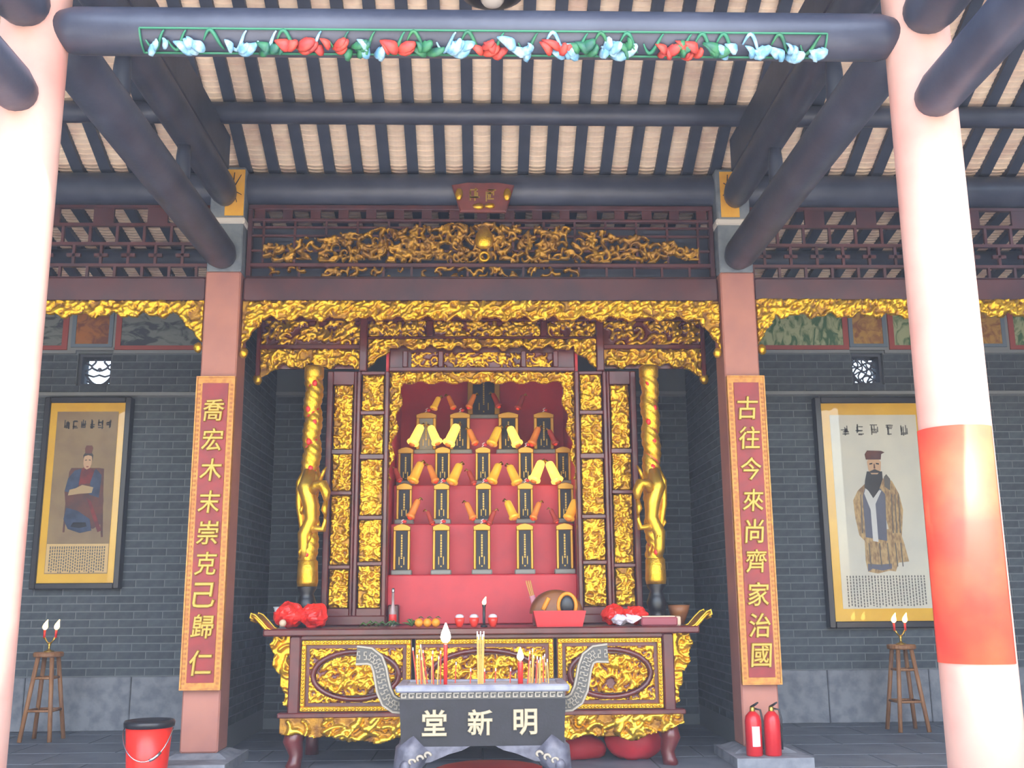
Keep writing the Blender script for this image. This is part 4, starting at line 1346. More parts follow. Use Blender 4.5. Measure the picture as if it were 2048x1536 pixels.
# ------------------------------------------------------------------ altar table
TY0, TY1, TZ = 8.5, 9.42, 1.07
tb = thing('altar_table', 'long carved altar table, red lacquer with gilded relief panels', 'table', (0, 8.9, 0))
MB().cbox(-1.75, 1.75, TY0 - 0.05, TY1, 1.015, TZ, 0.01).build('table_top', 'lacquer', tb)
for sx in (-1, 1):
    pts = [(sx * 1.66, 8.62, 1.03), (sx * 1.72, 8.62, 1.055), (sx * 1.77, 8.62, 1.11), (sx * 1.82, 8.62, 1.16), (sx * 1.855, 8.62, 1.175), (sx * 1.862, 8.62, 1.14), (sx * 1.835, 8.62, 1.125)]
    c = MB().tube(pts, [0.03, 0.035, 0.036, 0.034, 0.03, 0.026, 0.018], 8, flat=(0.75, 4.2), ref=(0, 0, 1))
    c.build('curled_end', 'gold', tb, True)
    for k in (-1, 1):
        MB().tube([(p[0], p[1] + k * 0.14 - 0.0, p[2] + 0.022) for p in pts], 0.008, 6).build('curl_moulding', 'gold_pale', tb, True)
    # posts, brackets, legs
    x0, x1 = (1.455, 1.545) if sx > 0 else (-1.545, -1.455)
    MB().cbox(x0, x1, TY0, TY0 + 0.1, 0.39, 1.015, 0.01).build('corner_post', 'lacquer', tb)

    def br(x, z, s=sx):
        u = np.abs(x)
        lim = 1.545 + 0.15 * (0.55 + 0.45 * np.cos((z - 0.98) * 5.0)) * np.where(z > 0.72, 1.0, 0.85) + 0.012 * np.sin(z * 42)
        lo = 0.47 + np.clip((u - 1.56), 0, 1) * 0.55
        return (u < lim) & (z > lo)
    xa, xb = (1.545, 1.72) if sx > 0 else (-1.72, -1.545)
    relief('carved_bracket', xa, xb, 0.46, 1.015, TY0 + 0.05, tb, amp=0.05, seed=500 + sx, mask=br, stroke=0.09, thr=0.05, dens=1.2, mats=('gold', 'gold'), thick=0.05)
    lx = sx * 1.47
    MB().tube([(lx, TY0 + 0.06, 0.30), (lx + sx * 0.03, TY0 + 0.05, 0.2), (lx + sx * 0.0, TY0 + 0.05, 0.1), (lx + sx * 0.01, TY0 + 0.03, 0.03), (lx + sx * 0.06, TY0 + 0.0, 0.0)], [0.085, 0.08, 0.055, 0.06, 0.03], 12).build('leg', 'lacquer', tb, True)
    MB().tube([(lx, TY1 - 0.1, 1.02), (lx, TY1 - 0.1, 0.1), (lx, TY1 - 0.1, 0.0)], [0.06, 0.055, 0.06], 8).build('leg', 'lacquer', tb, True)
MB().cbox(-1.455, 1.455, TY0, TY0 + 0.08, 0.985, 1.015, 0.005).build('rail', 'lacquer', tb)
MB().cbox(-1.62, 1.62, TY0 - 0.02, TY0 + 0.10, 0.385, 0.425, 0.008).build('rail', 'lacquer', tb)
for k, (a, b) in enumerate(((-1.455, -0.57), (-0.545, 0.575), (0.60, 1.455))):
    cx, cz = (a + b) / 2, 0.705
    MB().box(a, b, TY0 + 0.045, TY0 + 0.07, 0.425, 0.985).build('panel_ground', 'lacquer', tb)
    m = MB()
    t = 0.038
    for z0, z1 in ((0.43, 0.43 + t), (0.98 - t, 0.98)):
        m.cbox(a + 0.005, b - 0.005, TY0 + 0.012, TY0 + 0.05, z0, z1, 0.006)
    for x0 in (a + 0.005, b - 0.005 - t):
        m.cbox(x0, x0 + t, TY0 + 0.012, TY0 + 0.05, 0.43 + t, 0.98 - t, 0.006)
    m.build('panel_frame', 'gold', tb)
    bd = MB()
    n = int((b - a) / 0.03)
    for q in range(n):
        for z in (0.449, 0.961):
            bd.blob((a + 0.02 + (b - a - 0.04) * (q + 0.5) / n, TY0 + 0.008, z), (0.0125, 0.012, 0.011), 6, 4)
    for q in range(15):
        for x in (a + 0.024, b - 0.024):
            bd.blob((x, TY0 + 0.008, 0.49 + 0.43 * (q + 0.5) / 15), (0.011, 0.012, 0.0125), 6, 4)
    tag(bd.build('bead_moulding', 'gold_pale', tb, True), kind='stuff')
    rx, rz = (b - a) / 2 - 0.10, 0.185
    if k == 1:
        rx = 0.43

    def outer(x, z, cx=cx, cz=cz, rx=rx, rz=rz):
        return ((x - cx) / (rx + 0.02)) ** 2 + ((z - cz) / (rz + 0.02)) ** 2 > 1

    def inner(x, z, cx=cx, cz=cz, rx=rx, rz=rz):
        return ((x - cx) / (rx - 0.03)) ** 2 + ((z - cz) / (rz - 0.03)) ** 2 < 1
    relief('corner_carving', a + 0.07, b - 0.07, 0.495, 0.915, TY0 + 0.04, tb, amp=0.03, seed=520 + k, mask=outer, stroke=0.055, thr=0.16, dens=2.0, thick=0.01)
    relief('medallion', cx - rx, cx + rx, cz - rz, cz + rz, TY0 + 0.035, tb, amp=0.05, seed=530 + k, mask=inner, stroke=0.075, thr=0.16, dens=2.0, thick=0.02)
    MB().tube([(cx + rx * math.cos(q), TY0 + 0.03, cz + rz * math.sin(q)) for q in np.linspace(0, 2 * PI, 41)], 0.021, 8, cap=False, ref=(0, 1, 0)).build('oval_ring', 'lacquer', tb, True)


def apron(x, z):
    w = 0.215 + 0.06 * (np.abs(x) > 1.2) * (np.abs(x) - 1.2) / 0.3 + 0.018 * np.sin(x * 9) + 0.01 * np.sin(x * 25)
    return z > w


relief('gilded_apron', -1.60, 1.60, 0.19, 0.388, TY0 - 0.01, tb, amp=0.06, seed=560, mask=apron, stroke=0.14, thr=0.12, dens=1.5, diag=0.6, mats=('gold_pale', 'gold_old'), thick=0.03)

# dragon columns standing on the table
def dragon(sx, label):
    X, Y = sx * 1.505, 9.02
    t = thing('dragon_column', label, 'column', (X, Y, TZ), 'gilded dragon columns')
    MB().lathe([(0.085, 0), (0.09, 0.03), (0.06, 0.06), (0.075, 0.12), (0.09, 0.18), (0.07, 0.24), (0.055, 0.28), (0.085, 0.33), (0.08, 0.345)], (X, Y, TZ), 20).build('turned_base', 'black_lacquer', t, True)
    MB().lathe([(0.085, 1.41), (0.092, 1.45), (0.086, 1.62), (0.07, 1.64)], (X, Y, 0), 18).build('lower_collar', 'gold', t, True)
    MB().lathe([(0.064, 1.62), (0.064, 3.31)], (X, Y, 0), 18).build('shaft', 'candle_red', t, True)
    MB().lathe([(0.07, 3.22), (0.088, 3.25), (0.088, 3.33), (0.07, 3.35)], (X, Y, 0), 18).build('upper_collar', 'gold', t, True)
    # body of the dragon wound tightly round the shaft: a helical swelling
    vv, ff = [], []
    nz_, nt2 = 150, 26
    for j in range(nz_ + 1):
        z = 1.63 + (3.24 - 1.63) * j / nz_
        for k in range(nt2):
            a = 2 * PI * k / nt2
            ph = (sx * a + (z - 1.63) * 2 * PI / 0.27)
            w_ = abs(math.sin(ph / 2))
            r = 0.060 + 0.026 * w_ ** 0.6 + 0.004 * math.sin(z * 90 + 5 * a)
            vv.append((X + r * math.cos(a), Y + r * math.sin(a), z))
    for j in range(nz_):
        for k in range(nt2):
            k2 = (k + 1) % nt2
            ff.append((j * nt2 + k, j * nt2 + k2, (j + 1) * nt2 + k2, (j + 1) * nt2 + k))
    MB().add(vv, ff).build('dragon_coil', 'gold', t, True)
    for z, a in ((3.18, -1.3), (2.95, -2.0), (2.83, -1.2), (2.66, -1.8), (2.42, -1.5), (1.68, -1.6), (2.05, -1.0)):
        a = a if sx < 0 else -PI - a
        MB().blob((X + 0.072 * math.cos(a), Y + 0.072 * math.sin(a), z), (0.024, 0.018, 0.03), 8, 6, 0.1, int(z * 10)).build('red_cloud', 'candle_red', t, True)
    # lower body hugging the shaft
    pts = [(X - sx * 0.0, Y - 0.03, 2.40), (X + sx * 0.03, Y - 0.07, 2.25), (X - sx * 0.02, Y - 0.08, 2.10), (X - sx * 0.03, Y - 0.07, 1.98), (X + sx * 0.03, Y - 0.06, 1.85), (X + sx * 0.03, Y - 0.05, 1.72), (X, Y - 0.05, 1.62)]
    MB().tube(pts, [0.06, 0.075, 0.07, 0.06, 0.06, 0.05, 0.03], 10).build('dragon_body', 'gold_pale', t, True)
    pts = [(X + sx * 0.03, Y - 0.03, 2.45), (X + sx * 0.09, Y - 0.05, 2.30), (X + sx * 0.085, Y - 0.05, 2.1), (X + sx * 0.05, Y - 0.05, 1.9), (X + sx * 0.06, Y - 0.05, 1.75)]
    MB().tube(pts, [0.02, 0.03, 0.03, 0.026, 0.015], 8).build('dragon_mane', 'gold', t, True)
    # head thrust toward the middle of the shrine
    i = -sx
    pts = [(X + i * 0.01, Y - 0.08, 2.20), (X + i * 0.07, Y - 0.12, 2.27), (X + i * 0.13, Y - 0.14, 2.27), (X + i * 0.16, Y - 0.15, 2.20), (X + i * 0.165, Y - 0.16, 2.13)]
    MB().tube(pts, [0.05, 0.046, 0.048, 0.042, 0.022], 10).build('dragon_head', 'gold', t, True)
    MB().tube([(X + i * 0.10, Y - 0.12, 2.31), (X + i * 0.13, Y - 0.12, 2.39), (X + i * 0.15, Y - 0.11, 2.43)], [0.02, 0.015, 0.006], 6).build('dragon_horn', 'gold', t, True)
    MB().tube([(X + i * 0.16, Y - 0.15, 2.13), (X + i * 0.15, Y - 0.16, 2.05), (X + i * 0.165, Y - 0.16, 1.99)], [0.02, 0.028, 0.008], 7).build('dragon_jaw', 'gold', t, True)
    MB().tube([(X, Y - 0.05, 1.88), (X + i * 0.08, Y - 0.09, 1.90), (X + i * 0.14, Y - 0.11, 1.89), (X + i * 0.155, Y - 0.12, 1.96), (X + i * 0.15, Y - 0.12, 2.01)], [0.035, 0.03, 0.026, 0.016, 0.008], 8).build('dragon_claw', 'gold_pale', t, True)
    for k in range(6):
        a = -PI / 2 + (k % 3 - 1) * 0.8
        z = 1.70 + 0.12 * k
        MB().tube([(X + 0.085 * math.cos(a), Y + 0.085 * math.sin(a), z - 0.05), (X + 0.105 * math.cos(a + 0.2), Y + 0.105 * math.sin(a + 0.2), z), (X + 0.09 * math.cos(a + 0.35), Y + 0.09 * math.sin(a + 0.35), z + 0.05)], [0.008, 0.018, 0.005], 6).build('cloud_scroll', 'gold', t, True)


dragon(-1, 'gilded dragon coiled round a red column at the left end of the altar')
dragon(1, 'gilded dragon coiled round a red column at the right end of the altar')


# ------------------------------------------------------------------ offerings on the table
def bag(label, c, r, mname, seed, extra=None):
    t = thing('plastic_bag', label, 'bag', (c[0], c[1], TZ), 'plastic bags')
    m = MB()
    m.blob((c[0] - r[0] * 0.50, c[1], TZ + r[2] * 0.92), (r[0] * 0.55, r[1], r[2]), 28, 18, 0.10, seed)
    m.blob((c[0] + r[0] * 0.46, c[1] - 0.02, TZ + r[2] * 0.86), (r[0] * 0.58, r[1] * 0.9, r[2] * 0.94), 28, 18, 0.10, seed + 3)
    nv = []
    for p in m.v:
        q = Vector(p)
        w = noise.turbulence_vector(q * 9 + Vector((seed, 0, 0)), 3, True) * 0.05
        nv.append((p[0] + w.x, p[1] + w.y, max(p[2] + w.z * 0.8, TZ + 0.002)))
    m.v = nv
    m.build('body', mname, t, False)
    m = MB()
    for k in range(2):
        x = c[0] + (-0.42 + 0.8 * k) * r[0]
        z = TZ + r[2] * 1.75
        m.tube([(x, c[1], z - 0.02), (x + 0.01, c[1], z + 0.01), (x - 0.02, c[1] - 0.01, z + 0.02)], [0.05, 0.02, 0.008], 7)
    m.build('knot', mname, t, True)
    return t


b1 = bag('crumpled red plastic bag beside the left dragon column', (-1.51, 8.72), (0.215, 0.13, 0.098), 'bag_red', 3)
MB().blob((-1.62, 8.585, TZ + 0.045), (0.03, 0.03, 0.03), 10, 6).build('contents', 'beige', b1, True)
b2 = bag('crumpled red plastic bag near the right end of the altar', (1.17, 8.78), (0.18, 0.12, 0.075), 'bag_red', 9)
b3 = bag('small white plastic bag in front of the red bag on the right', (1.16, 8.60), (0.10, 0.055, 0.04), 'bag_white', 12)
for bx, by, bmat, rmat, lb in ((-1.705, 9.12, 'bowl_white', 'bowl_white', 'white bowl behind the red bag at the left end'), (1.70, 9.05, 'brown_wood', 'black_lacquer', 'dark brown bowl at the right end of the altar')):
    bw = thing('bowl', lb, 'bowl', (bx, by, TZ), 'bowls on the altar')
    MB().lathe([(0.042, 0), (0.046, 0.02), (0.078, 0.09), (0.098, 0.165), (0.094, 0.165), (0.072, 0.09), (0.03, 0.03)], (bx, by, TZ), 24).build('shell', bmat, bw, True)
    MB().lathe([(0.094, 0.160), (0.102, 0.165), (0.100, 0.172), (0.093, 0.168)], (bx, by, TZ), 24).build('rim', rmat, bw, True)
gv = thing('vegetable_bunch', 'bunch of green leaves lying at the left of the altar top', 'vegetable', (-0.87, 8.66, TZ))
rg = random.Random(2)
for k in range(12):
    x = -1.02 + 0.28 * rg.random()
    a = rg.uniform(-0.5, 0.5)
    y = 8.62 + 0.1 * rg.random()
    L = rg.uniform(0.06, 0.11)
    MB().tube([(x, y, TZ + 0.012), (x + L * 0.5 * math.cos(a), y + L * 0.5 * math.sin(a), TZ + rg.uniform(0.03, 0.055)), (x + L * math.cos(a), y + L * math.sin(a), TZ + 0.02)], [0.006, 0.02, 0.003], 6, flat=(0.4, 1)).build('leaf', 'leaf_green', gv, True)
bt = thing('bottle', 'slim pale bottle standing at the foot of the red stand', 'bottle', (-0.765, 8.98, TZ))
MB().lathe([(0.028, 0), (0.032, 0.01), (0.032, 0.12), (0.012, 0.19), (0.011, 0.29)], (-0.765, 8.98, TZ), 16).build('glass_body', 'bottle_glass', bt, True)
MB().lathe([(0.012, 0.285), (0.013, 0.29), (0.013, 0.32), (0.006, 0.322)], (-0.765, 8.98, TZ), 12).build('cap', 'steel', bt, True)
MB().lathe([(0.0328, 0.04), (0.0335, 0.042), (0.0335, 0.10), (0.0328, 0.102)], (-0.765, 8.98, TZ), 16).build('paper_label', 'candle_red', bt, True)
for k, x in enumerate((-0.525, -0.455, -0.385)):
    o = thing('orange', ('leftmost of three oranges among green leaves', 'middle of three oranges among green leaves', 'rightmost of three oranges among green leaves')[k], 'fruit', (x, 8.68, TZ), 'oranges on the altar')
    MB().blob((x, 8.68, TZ + 0.037), (0.036, 0.036, 0.036), 14, 9).build('skin', 'orange_skin', o, True)
    MB().tube([(x, 8.68, TZ + 0.07), (x + 0.004, 8.68, TZ + 0.082)], 0.004, 5).build('stem', 'leaf_green', o)
    MB().tube([(x, 8.68, TZ + 0.076), (x + 0.02, 8.665, TZ + 0.085), (x + 0.045, 8.655, TZ + 0.07)], [0.004, 0.016, 0.003], 6, flat=(0.3, 1)).build('leaf', 'leaf_green', o, True)
gv = thing('vegetable_bunch', 'tuft of green leaves just left of the oranges', 'vegetable', (-0.58, 8.69, TZ))
for k in range(9):
    a = rg.uniform(0.5, 2.8)
    L = rg.uniform(0.05, 0.10)
    MB().tube([(-0.58, 8.69, TZ + 0.008), (-0.58 + L * 0.6 * math.cos(a), 8.68, TZ + 0.01 + L * 0.7 * math.sin(a)), (-0.58 + L * 1.1 * math.cos(a), 8.665, TZ + 0.01 + L * 0.8 * math.sin(a))], [0.006, 0.02, 0.003], 6, flat=(0.4, 1)).build('leaf', 'leaf_green', gv, True)
for k, x in enumerate((-0.19, -0.07, 0.085)):
    o = thing('wine_cup', ('leftmost small red cup with pale top before the stand', 'small red cup with pale top left of the oil lamp', 'small red cup with pale top right of the oil lamp')[k], 'cup', (x, 8.7, TZ), 'red cups on the altar')
    MB().lathe([(0.02, 0), (0.024, 0.006), (0.038, 0.04), (0.042, 0.075), (0.039, 0.075), (0.034, 0.04)], (x, 8.7, TZ), 18).build('shell', 'cup_red', o, True)
    MB().lathe([(0.037, 0.066), (0.036, 0.088), (0.024, 0.10), (0.008, 0.104)], (x, 8.7, TZ), 14).build('wax', 'bag_white', o, True)


def flame(name, x, y, z, h, parent, core=False, lean=0.0):
    prof = [(0.10, 0.0), (0.22, 0.12), (0.27, 0.28), (0.22, 0.5), (0.12, 0.75), (0.03, 1.0)]
    pts = [(x + lean * q[1] ** 2 * h, y, z + q[1] * h) for q in prof]
    return MB().tube(pts, [q[0] * h for q in prof], 10).build(name, 'flame_core' if core else 'flame', parent, True)


o = thing('oil_lamp', 'thin black lamp stick with a small flame between the red cups', 'lamp', (0.012, 8.62, TZ))
MB().lathe([(0.03, 0), (0.03, 0.012), (0.012, 0.02), (0.012, 0.16), (0.018, 0.175), (0.010, 0.18)], (0.012, 8.62, TZ), 12).build('stick', 'black_plastic', o, True)
flame('flame', 0.012, 8.62, TZ + 0.178, 0.065, o, lean=0.25)
o = thing('offering_box', 'bright red open box on the right of the altar', 'box', (0.63, 8.66, TZ))
m = MB()
A = [(0.445, 8.56), (0.815, 8.56), (0.815, 8.76), (0.445, 8.76)]
Bq = [(0.415, 8.54), (0.845, 8.54), (0.845, 8.78), (0.415, 8.78)]
m.add([(x, y, TZ) for x, y in A] + [(x, y, TZ + 0.125) for x, y in Bq] + [(x * 0.97 + 0.63 * 0.03, y * 0.97 + 8.66 * 0.03, TZ + 0.125) for x, y in Bq] + [(x * 0.95 + 0.63 * 0.05, y * 0.95 + 8.66 * 0.05, TZ + 0.02) for x, y in A],
      [(0, 1, 5, 4), (1, 2, 6, 5), (2, 3, 7, 6), (3, 0, 4, 7), (4, 5, 9, 8), (5, 6, 10, 9), (6, 7, 11, 10), (7, 4, 8, 11), (8, 9, 13, 12), (9, 10, 14, 13), (10, 11, 15, 14), (11, 8, 12, 15), (12, 13, 14, 15), (3, 2, 1, 0)])
m.build('walls', 'red_box', o)
MB().box(0.43, 0.83, 8.545, 8.55, TZ + 0.10, TZ + 0.112).build('lip', 'cup_red', o)
o = thing('wooden_drum_block', 'rounded hollow brown wooden block with a dark mouth behind the red box', 'instrument', (0.62, 8.94, TZ))
wx, wy, wz = 0.63, 8.95, TZ
m = MB()
pr = []
for k in range(19):
    a = PI * k / 18
    pr.append((math.cos(a), math.sin(a)))
vv, ff = [], []
for yy, s in ((8.84, 0.84), (8.87, 0.98), (9.05, 1.0), (9.09, 0.85)):
    for cxx, szz in pr:
        vv.append((wx - 0.0 + 0.225 * s * cxx, yy, wz + 0.10 + 0.20 * s * szz))
q = 19
for i in range(3):
    for k in range(q - 1):
        ff.append((i * q + k, i * q + k + 1, (i + 1) * q + k + 1, (i + 1) * q + k))
ff.append(tuple(reversed(range(q))))
ff.append(tuple(3 * q + k for k in range(q)))
m.add(vv, ff)
m.build('body', 'brown_wood', o, True)
MB().box(wx - 0.2, wx + 0.2, 8.86, 9.07, wz, wz + 0.105).build('block_foot', 'lacquer', o)
MB().blob((wx + 0.085, 8.845, wz + 0.165), (0.062, 0.02, 0.085), 16, 10).build('dark_mouth', 'black_plastic', o, True)
MB().tube([(wx + 0.085 + 0.075 * math.cos(a), 8.84, wz + 0.165 + 0.10 * math.sin(a)) for a in np.linspace(-0.5, PI + 0.5, 16)], 0.016, 8).build('mouth_rim', 'orange_skin', o, True)
MB().tube([(wx - 0.12 + 0.05 * q2, 8.84, wz + 0.13 + 0.10 * q2) for q2 in np.linspace(0, 1, 5)], 0.02, 7).build('handle', 'orange_skin', o, True)
o = thing('joss_bundle', 'tilted bundle of joss sticks in pink wrapping beside the wooden block', 'incense', (0.50, 9.14, TZ))
for k in range(7):
    dx, dy = 0.008 * (k % 3 - 1), 0.008 * (k // 3 - 1)
    MB().tube([(0.50 + dx, 9.14 + dy, TZ), (0.40 + dx * 2.2, 9.14 + dy, TZ + 0.37 + 0.01 * (k % 2))], 0.005, 5).build('joss_stick', 'stick_tan', o)
MB().tube([(0.485, 9.14, TZ + 0.05), (0.433, 9.14, TZ + 0.25)], [0.024, 0.026], 10).build('pink_wrap', 'joss_pink', o, True)
o = thing('paper_packet', 'flat dull red packet of joss paper at the right end', 'packet', (1.46, 8.68, TZ))
MB().cbox(1.30, 1.60, 8.58, 8.78, TZ, TZ + 0.07, 0.01).build('packet_body', 'paper_pack', o)
MB().cbox(1.59, 1.63, 8.60, 8.77, TZ, TZ + 0.075, 0.008).build('pale_end', 'beige', o)
MB().box(1.31, 1.58, 8.59, 8.77, TZ + 0.07, TZ + 0.078).build('pale_wrapper', 'beige', o)

# ------------------------------------------------------------------ stone incense burner in front of the table
ib = thing('incense_burner', 'black stone rectangular incense burner with carved ears and three characters', 'burner', (0, 7.25, 0))
FY, BY = 7.0, 7.46
MB().add([(-0.53, FY + 0.01, 0.36), (0.53, FY + 0.01, 0.36), (0.53, BY, 0.36), (-0.53, BY, 0.36), (-0.545, FY, 0.655), (0.545, FY, 0.655), (0.545, BY + 0.01, 0.655), (-0.545, BY + 0.01, 0.655)],
         [(0, 3, 2, 1), (4, 5, 6, 7), (0, 1, 5, 4), (1, 2, 6, 5), (2, 3, 7, 6), (3, 0, 4, 7)]).build('body', 'stone_black', ib)
MB().box(-0.54, 0.54, FY - 0.004, BY + 0.014, 0.655, 0.70).build('neck', 'stone_groove', ib)
m = MB()
n = 22
for k in range(n):
    x0 = -0.535 + k * 1.07 / n
    w = 1.07 / n
    y0, y1 = FY - 0.014, FY - 0.004
    m.box(x0 + 0.003, x0 + w - 0.008, y0, y1, 0.690, 0.697)
    m.box(x0 + 0.003, x0 + 0.010, y0, y1, 0.664, 0.690)
    m.box(x0 + 0.010, x0 + w - 0.014, y0, y1, 0.664, 0.671)
    m.box(x0 + w - 0.021, x0 + w - 0.014, y0, y1, 0.671, 0.683)
m.build('key_fret_band', 'stone_fret', ib)
rim = MB()
for (a, b, c, d) in ((-0.57, 0.57, FY - 0.03, FY + 0.04), (-0.57, 0.57, BY - 0.03, BY + 0.04), (-0.57, -0.50, FY + 0.04, BY - 0.03), (0.50, 0.57, FY + 0.04, BY - 0.03)):
    rim.cbox(a, b, c, d, 0.70, 0.745, 0.01)
rim.build('rim', 'stone_rim', ib)
MB().box(-0.5, 0.5, FY + 0.04, BY - 0.03, 0.70, 0.735).build('ash_bed', 'ash', ib)
for ch, x in zip('堂新明', (-0.315, -0.018, 0.278)):
    glyph_obj('character', ch, x, FY - 0.004, 0.508, 0.165, 0.012, 'char_stone', ib, 0.0)
for sx in (-1, 1):
    cl = [(0.53, 0.60), (0.585, 0.605), (0.63, 0.635), (0.662, 0.70), (0.678, 0.77), (0.692, 0.84), (0.715, 0.895), (0.76, 0.925), (0.85, 0.93)]
    hw = [0.045, 0.047, 0.048, 0.046, 0.044, 0.044, 0.046, 0.052, 0.058]
    L, R = [], []
    for i, (x, z) in enumerate(cl):
        x2, z2 = cl[min(i + 1, len(cl) - 1)]
        x1, z1 = cl[max(i - 1, 0)]
        d = Vector((x2 - x1, z2 - z1)).normalized()
        L.append((x - d.y * hw[i], z + d.x * hw[i]))
        R.append((x + d.y * hw[i], z - d.x * hw[i]))
    pts = R + L[::-1]
    pts = [(sx * x, z) for x, z in pts]
    if sx < 0:
        pts = pts[::-1]
    ear = MB().prism(pts, 7.16, 7.28).build('ear', 'stone_groove', ib)
    m = MB()
    for side in (L, R):
        m.tube([(sx * x, 7.158, z) for x, z in side], 0.008, 6)
    for i in range(len(cl) - 1):
        for q in (0.25, 0.75):
            x = cl[i][0] * (1 - q) + cl[i + 1][0] * q
            z = cl[i][1] * (1 - q) + cl[i + 1][1] * q
            d = Vector((cl[i + 1][0] - cl[i][0], cl[i + 1][1] - cl[i][1])).normalized()
            p = Vector((x, z))
            nn = Vector((-d.y, d.x))
            a1, a2 = p + nn * 0.024, p - nn * 0.024
            b1_, b2_ = a1 + d * 0.016, a2 + d * 0.016
            m.tube([(sx * a1.x, 7.157, a1.y), (sx * b1_.x, 7.157, b1_.y), (sx * p.x + sx * d.x * 0.016, 7.157, p.y + d.y * 0.016), (sx * p.x, 7.157, p.y), (sx * a2.x, 7.157, a2.y), (sx * b2_.x, 7.157, b2_.y)], 0.0055, 5)
    m.build('ear_key_fret', 'stone_fret', ear)
    for yy in (FY + 0.07, BY - 0.07):
        ft = MB().tube([(sx * 0.40, yy, 0.37), (sx * 0.47, yy - 0.01, 0.30), (sx * 0.50, yy - 0.02, 0.2), (sx * 0.45, yy, 0.1), (sx * 0.47, yy - 0.02, 0.03), (sx * 0.52, yy - 0.03, 0.0)], [0.10, 0.115, 0.085, 0.06, 0.075, 0.04], 12).build('beast_foot', 'stone_foot', ib, True)
        if yy < 7.2:
            for k in range(3):
                a = [(sx * (0.36 + 0.05 * k) + 0.028 * (1 - 0.25 * q) * math.cos(q * 1.3), yy - 0.115, 0.31 - 0.02 * k + 0.028 * (1 - 0.25 * q) * math.sin(q * 1.3)) for q in np.linspace(0, 3.4, 12)]
                MB().tube(a, 0.009, 6).build('mane_curl', 'stone_fret', ft, True)
            MB().blob((sx * 0.50, yy - 0.11, 0.24), (0.035, 0.03, 0.045), 10, 7).build('muzzle', 'stone_foot', ft, True)
            wing = [(sx * 0.50, 0.365), (sx * 0.08, 0.362), (sx * 0.13, 0.335), (sx * 0.22, 0.31), (sx * 0.34, 0.26), (sx * 0.44, 0.25)]
            MB().prism(wing if sx < 0 else wing[::-1], yy - 0.06, yy + 0.02, 0.006).build('foot_wing', 'stone_foot', ft)

# incense sticks and candles in the ash
ri = random.Random(12)
ZA = 0.735


def stick(x, y, h, lx, m, label, tip=0.02):
    t = thing('incense_stick', label, 'incense', (x, y, ZA), 'incense sticks in the burner')
    MB().tube([(x, y, ZA - 0.01), (x + lx, y, ZA + h - tip)], 0.0045, 5).build('stick', m, t)
    MB().tube([(x + lx, y, ZA + h - tip), (x + lx * 1.05, y, ZA + h)], [0.005, 0.004], 5).build('ash_tip', 'stick_ash', t)


NTH = ['first', 'second', 'third', 'fourth', 'fifth', 'sixth', 'seventh', 'eighth', 'ninth', 'tenth', 'eleventh', 'twelfth', 'thirteenth']


def cluster(items, where, tip=0.02):
    for k, it in enumerate(sorted(items)):
        kind = 'red' if it[4] == 'stick_red' else 'tan'
        stick(*it[:5], '%s %s incense stick %s' % (NTH[k], kind, where), tip)


cluster([(-0.445 + 0.012 * k + ri.uniform(-0.004, 0.004), 7.15 + ri.uniform(0, 0.14), ri.uniform(0.16, 0.28), ri.uniform(-0.035, 0.0), 'stick_tan' if k % 3 else 'stick_red') for k in range(7)], 'from the left in the burner left-end cluster')
cluster([(-0.350 + 0.022 * k + ri.uniform(-0.004, 0.004), 7.17 + ri.uniform(0, 0.1), ri.uniform(0.17, 0.25), ri.uniform(-0.012, 0.012), 'stick_red' if k % 2 else 'stick_tan') for k in range(4)], 'from the left just beside the tall candle')
cluster([(x, 7.2 + 0.01 * (k % 2), 0.345 - (0.02 if k > 2 else 0), lx, 'stick_tan') for k, (x, lx) in enumerate(((-0.03, -0.006), (-0.014, 0.0), (0.002, 0.006), (-0.022, -0.004), (-0.006, 0.004)))], 'from the left in the tall central bunch', 0.035)
cluster([(0.30 + 0.012 * k + ri.uniform(-0.004, 0.004), 7.13 + ri.uniform(0, 0.16), ri.uniform(0.13, 0.25), ri.uniform(-0.008, 0.02), 'stick_red' if k % 5 == 0 else 'stick_tan') for k in range(13)], 'from the left in the burner right-end cluster')
cluster([(-0.17 + 0.085 * k + ri.uniform(-0.02, 0.02), 7.24 + ri.uniform(0, 0.08), ri.uniform(0.08, 0.14), ri.uniform(-0.006, 0.006), 'stick_red') for k in range(5)], 'from the left among the short burnt ones')


def candle(x, y, h, r, fh, label):
    t = thing('candle', label, 'candle', (x, y, ZA), 'red candles in the burner')
    MB().lathe([(r, -0.008), (r, h - 0.01), (r * 0.8, h)], (x, y, ZA), 14).build('wax', 'candle_red', t, True)
    MB().tube([(x, y, ZA + h - 0.005), (x, y, ZA + h + 0.012)], 0.002, 5).build('wick', 'ink', t)
    flame('flame', x, y, ZA + h + 0.008, fh, t, True)


candle(-0.25, 7.16, 0.265, 0.013, 0.13, 'tall red candle with a large white flame, left of centre in the burner')
candle(0.255, 7.16, 0.145, 0.018, 0.085, 'short red candle with a small white flame, right of centre in the burner')


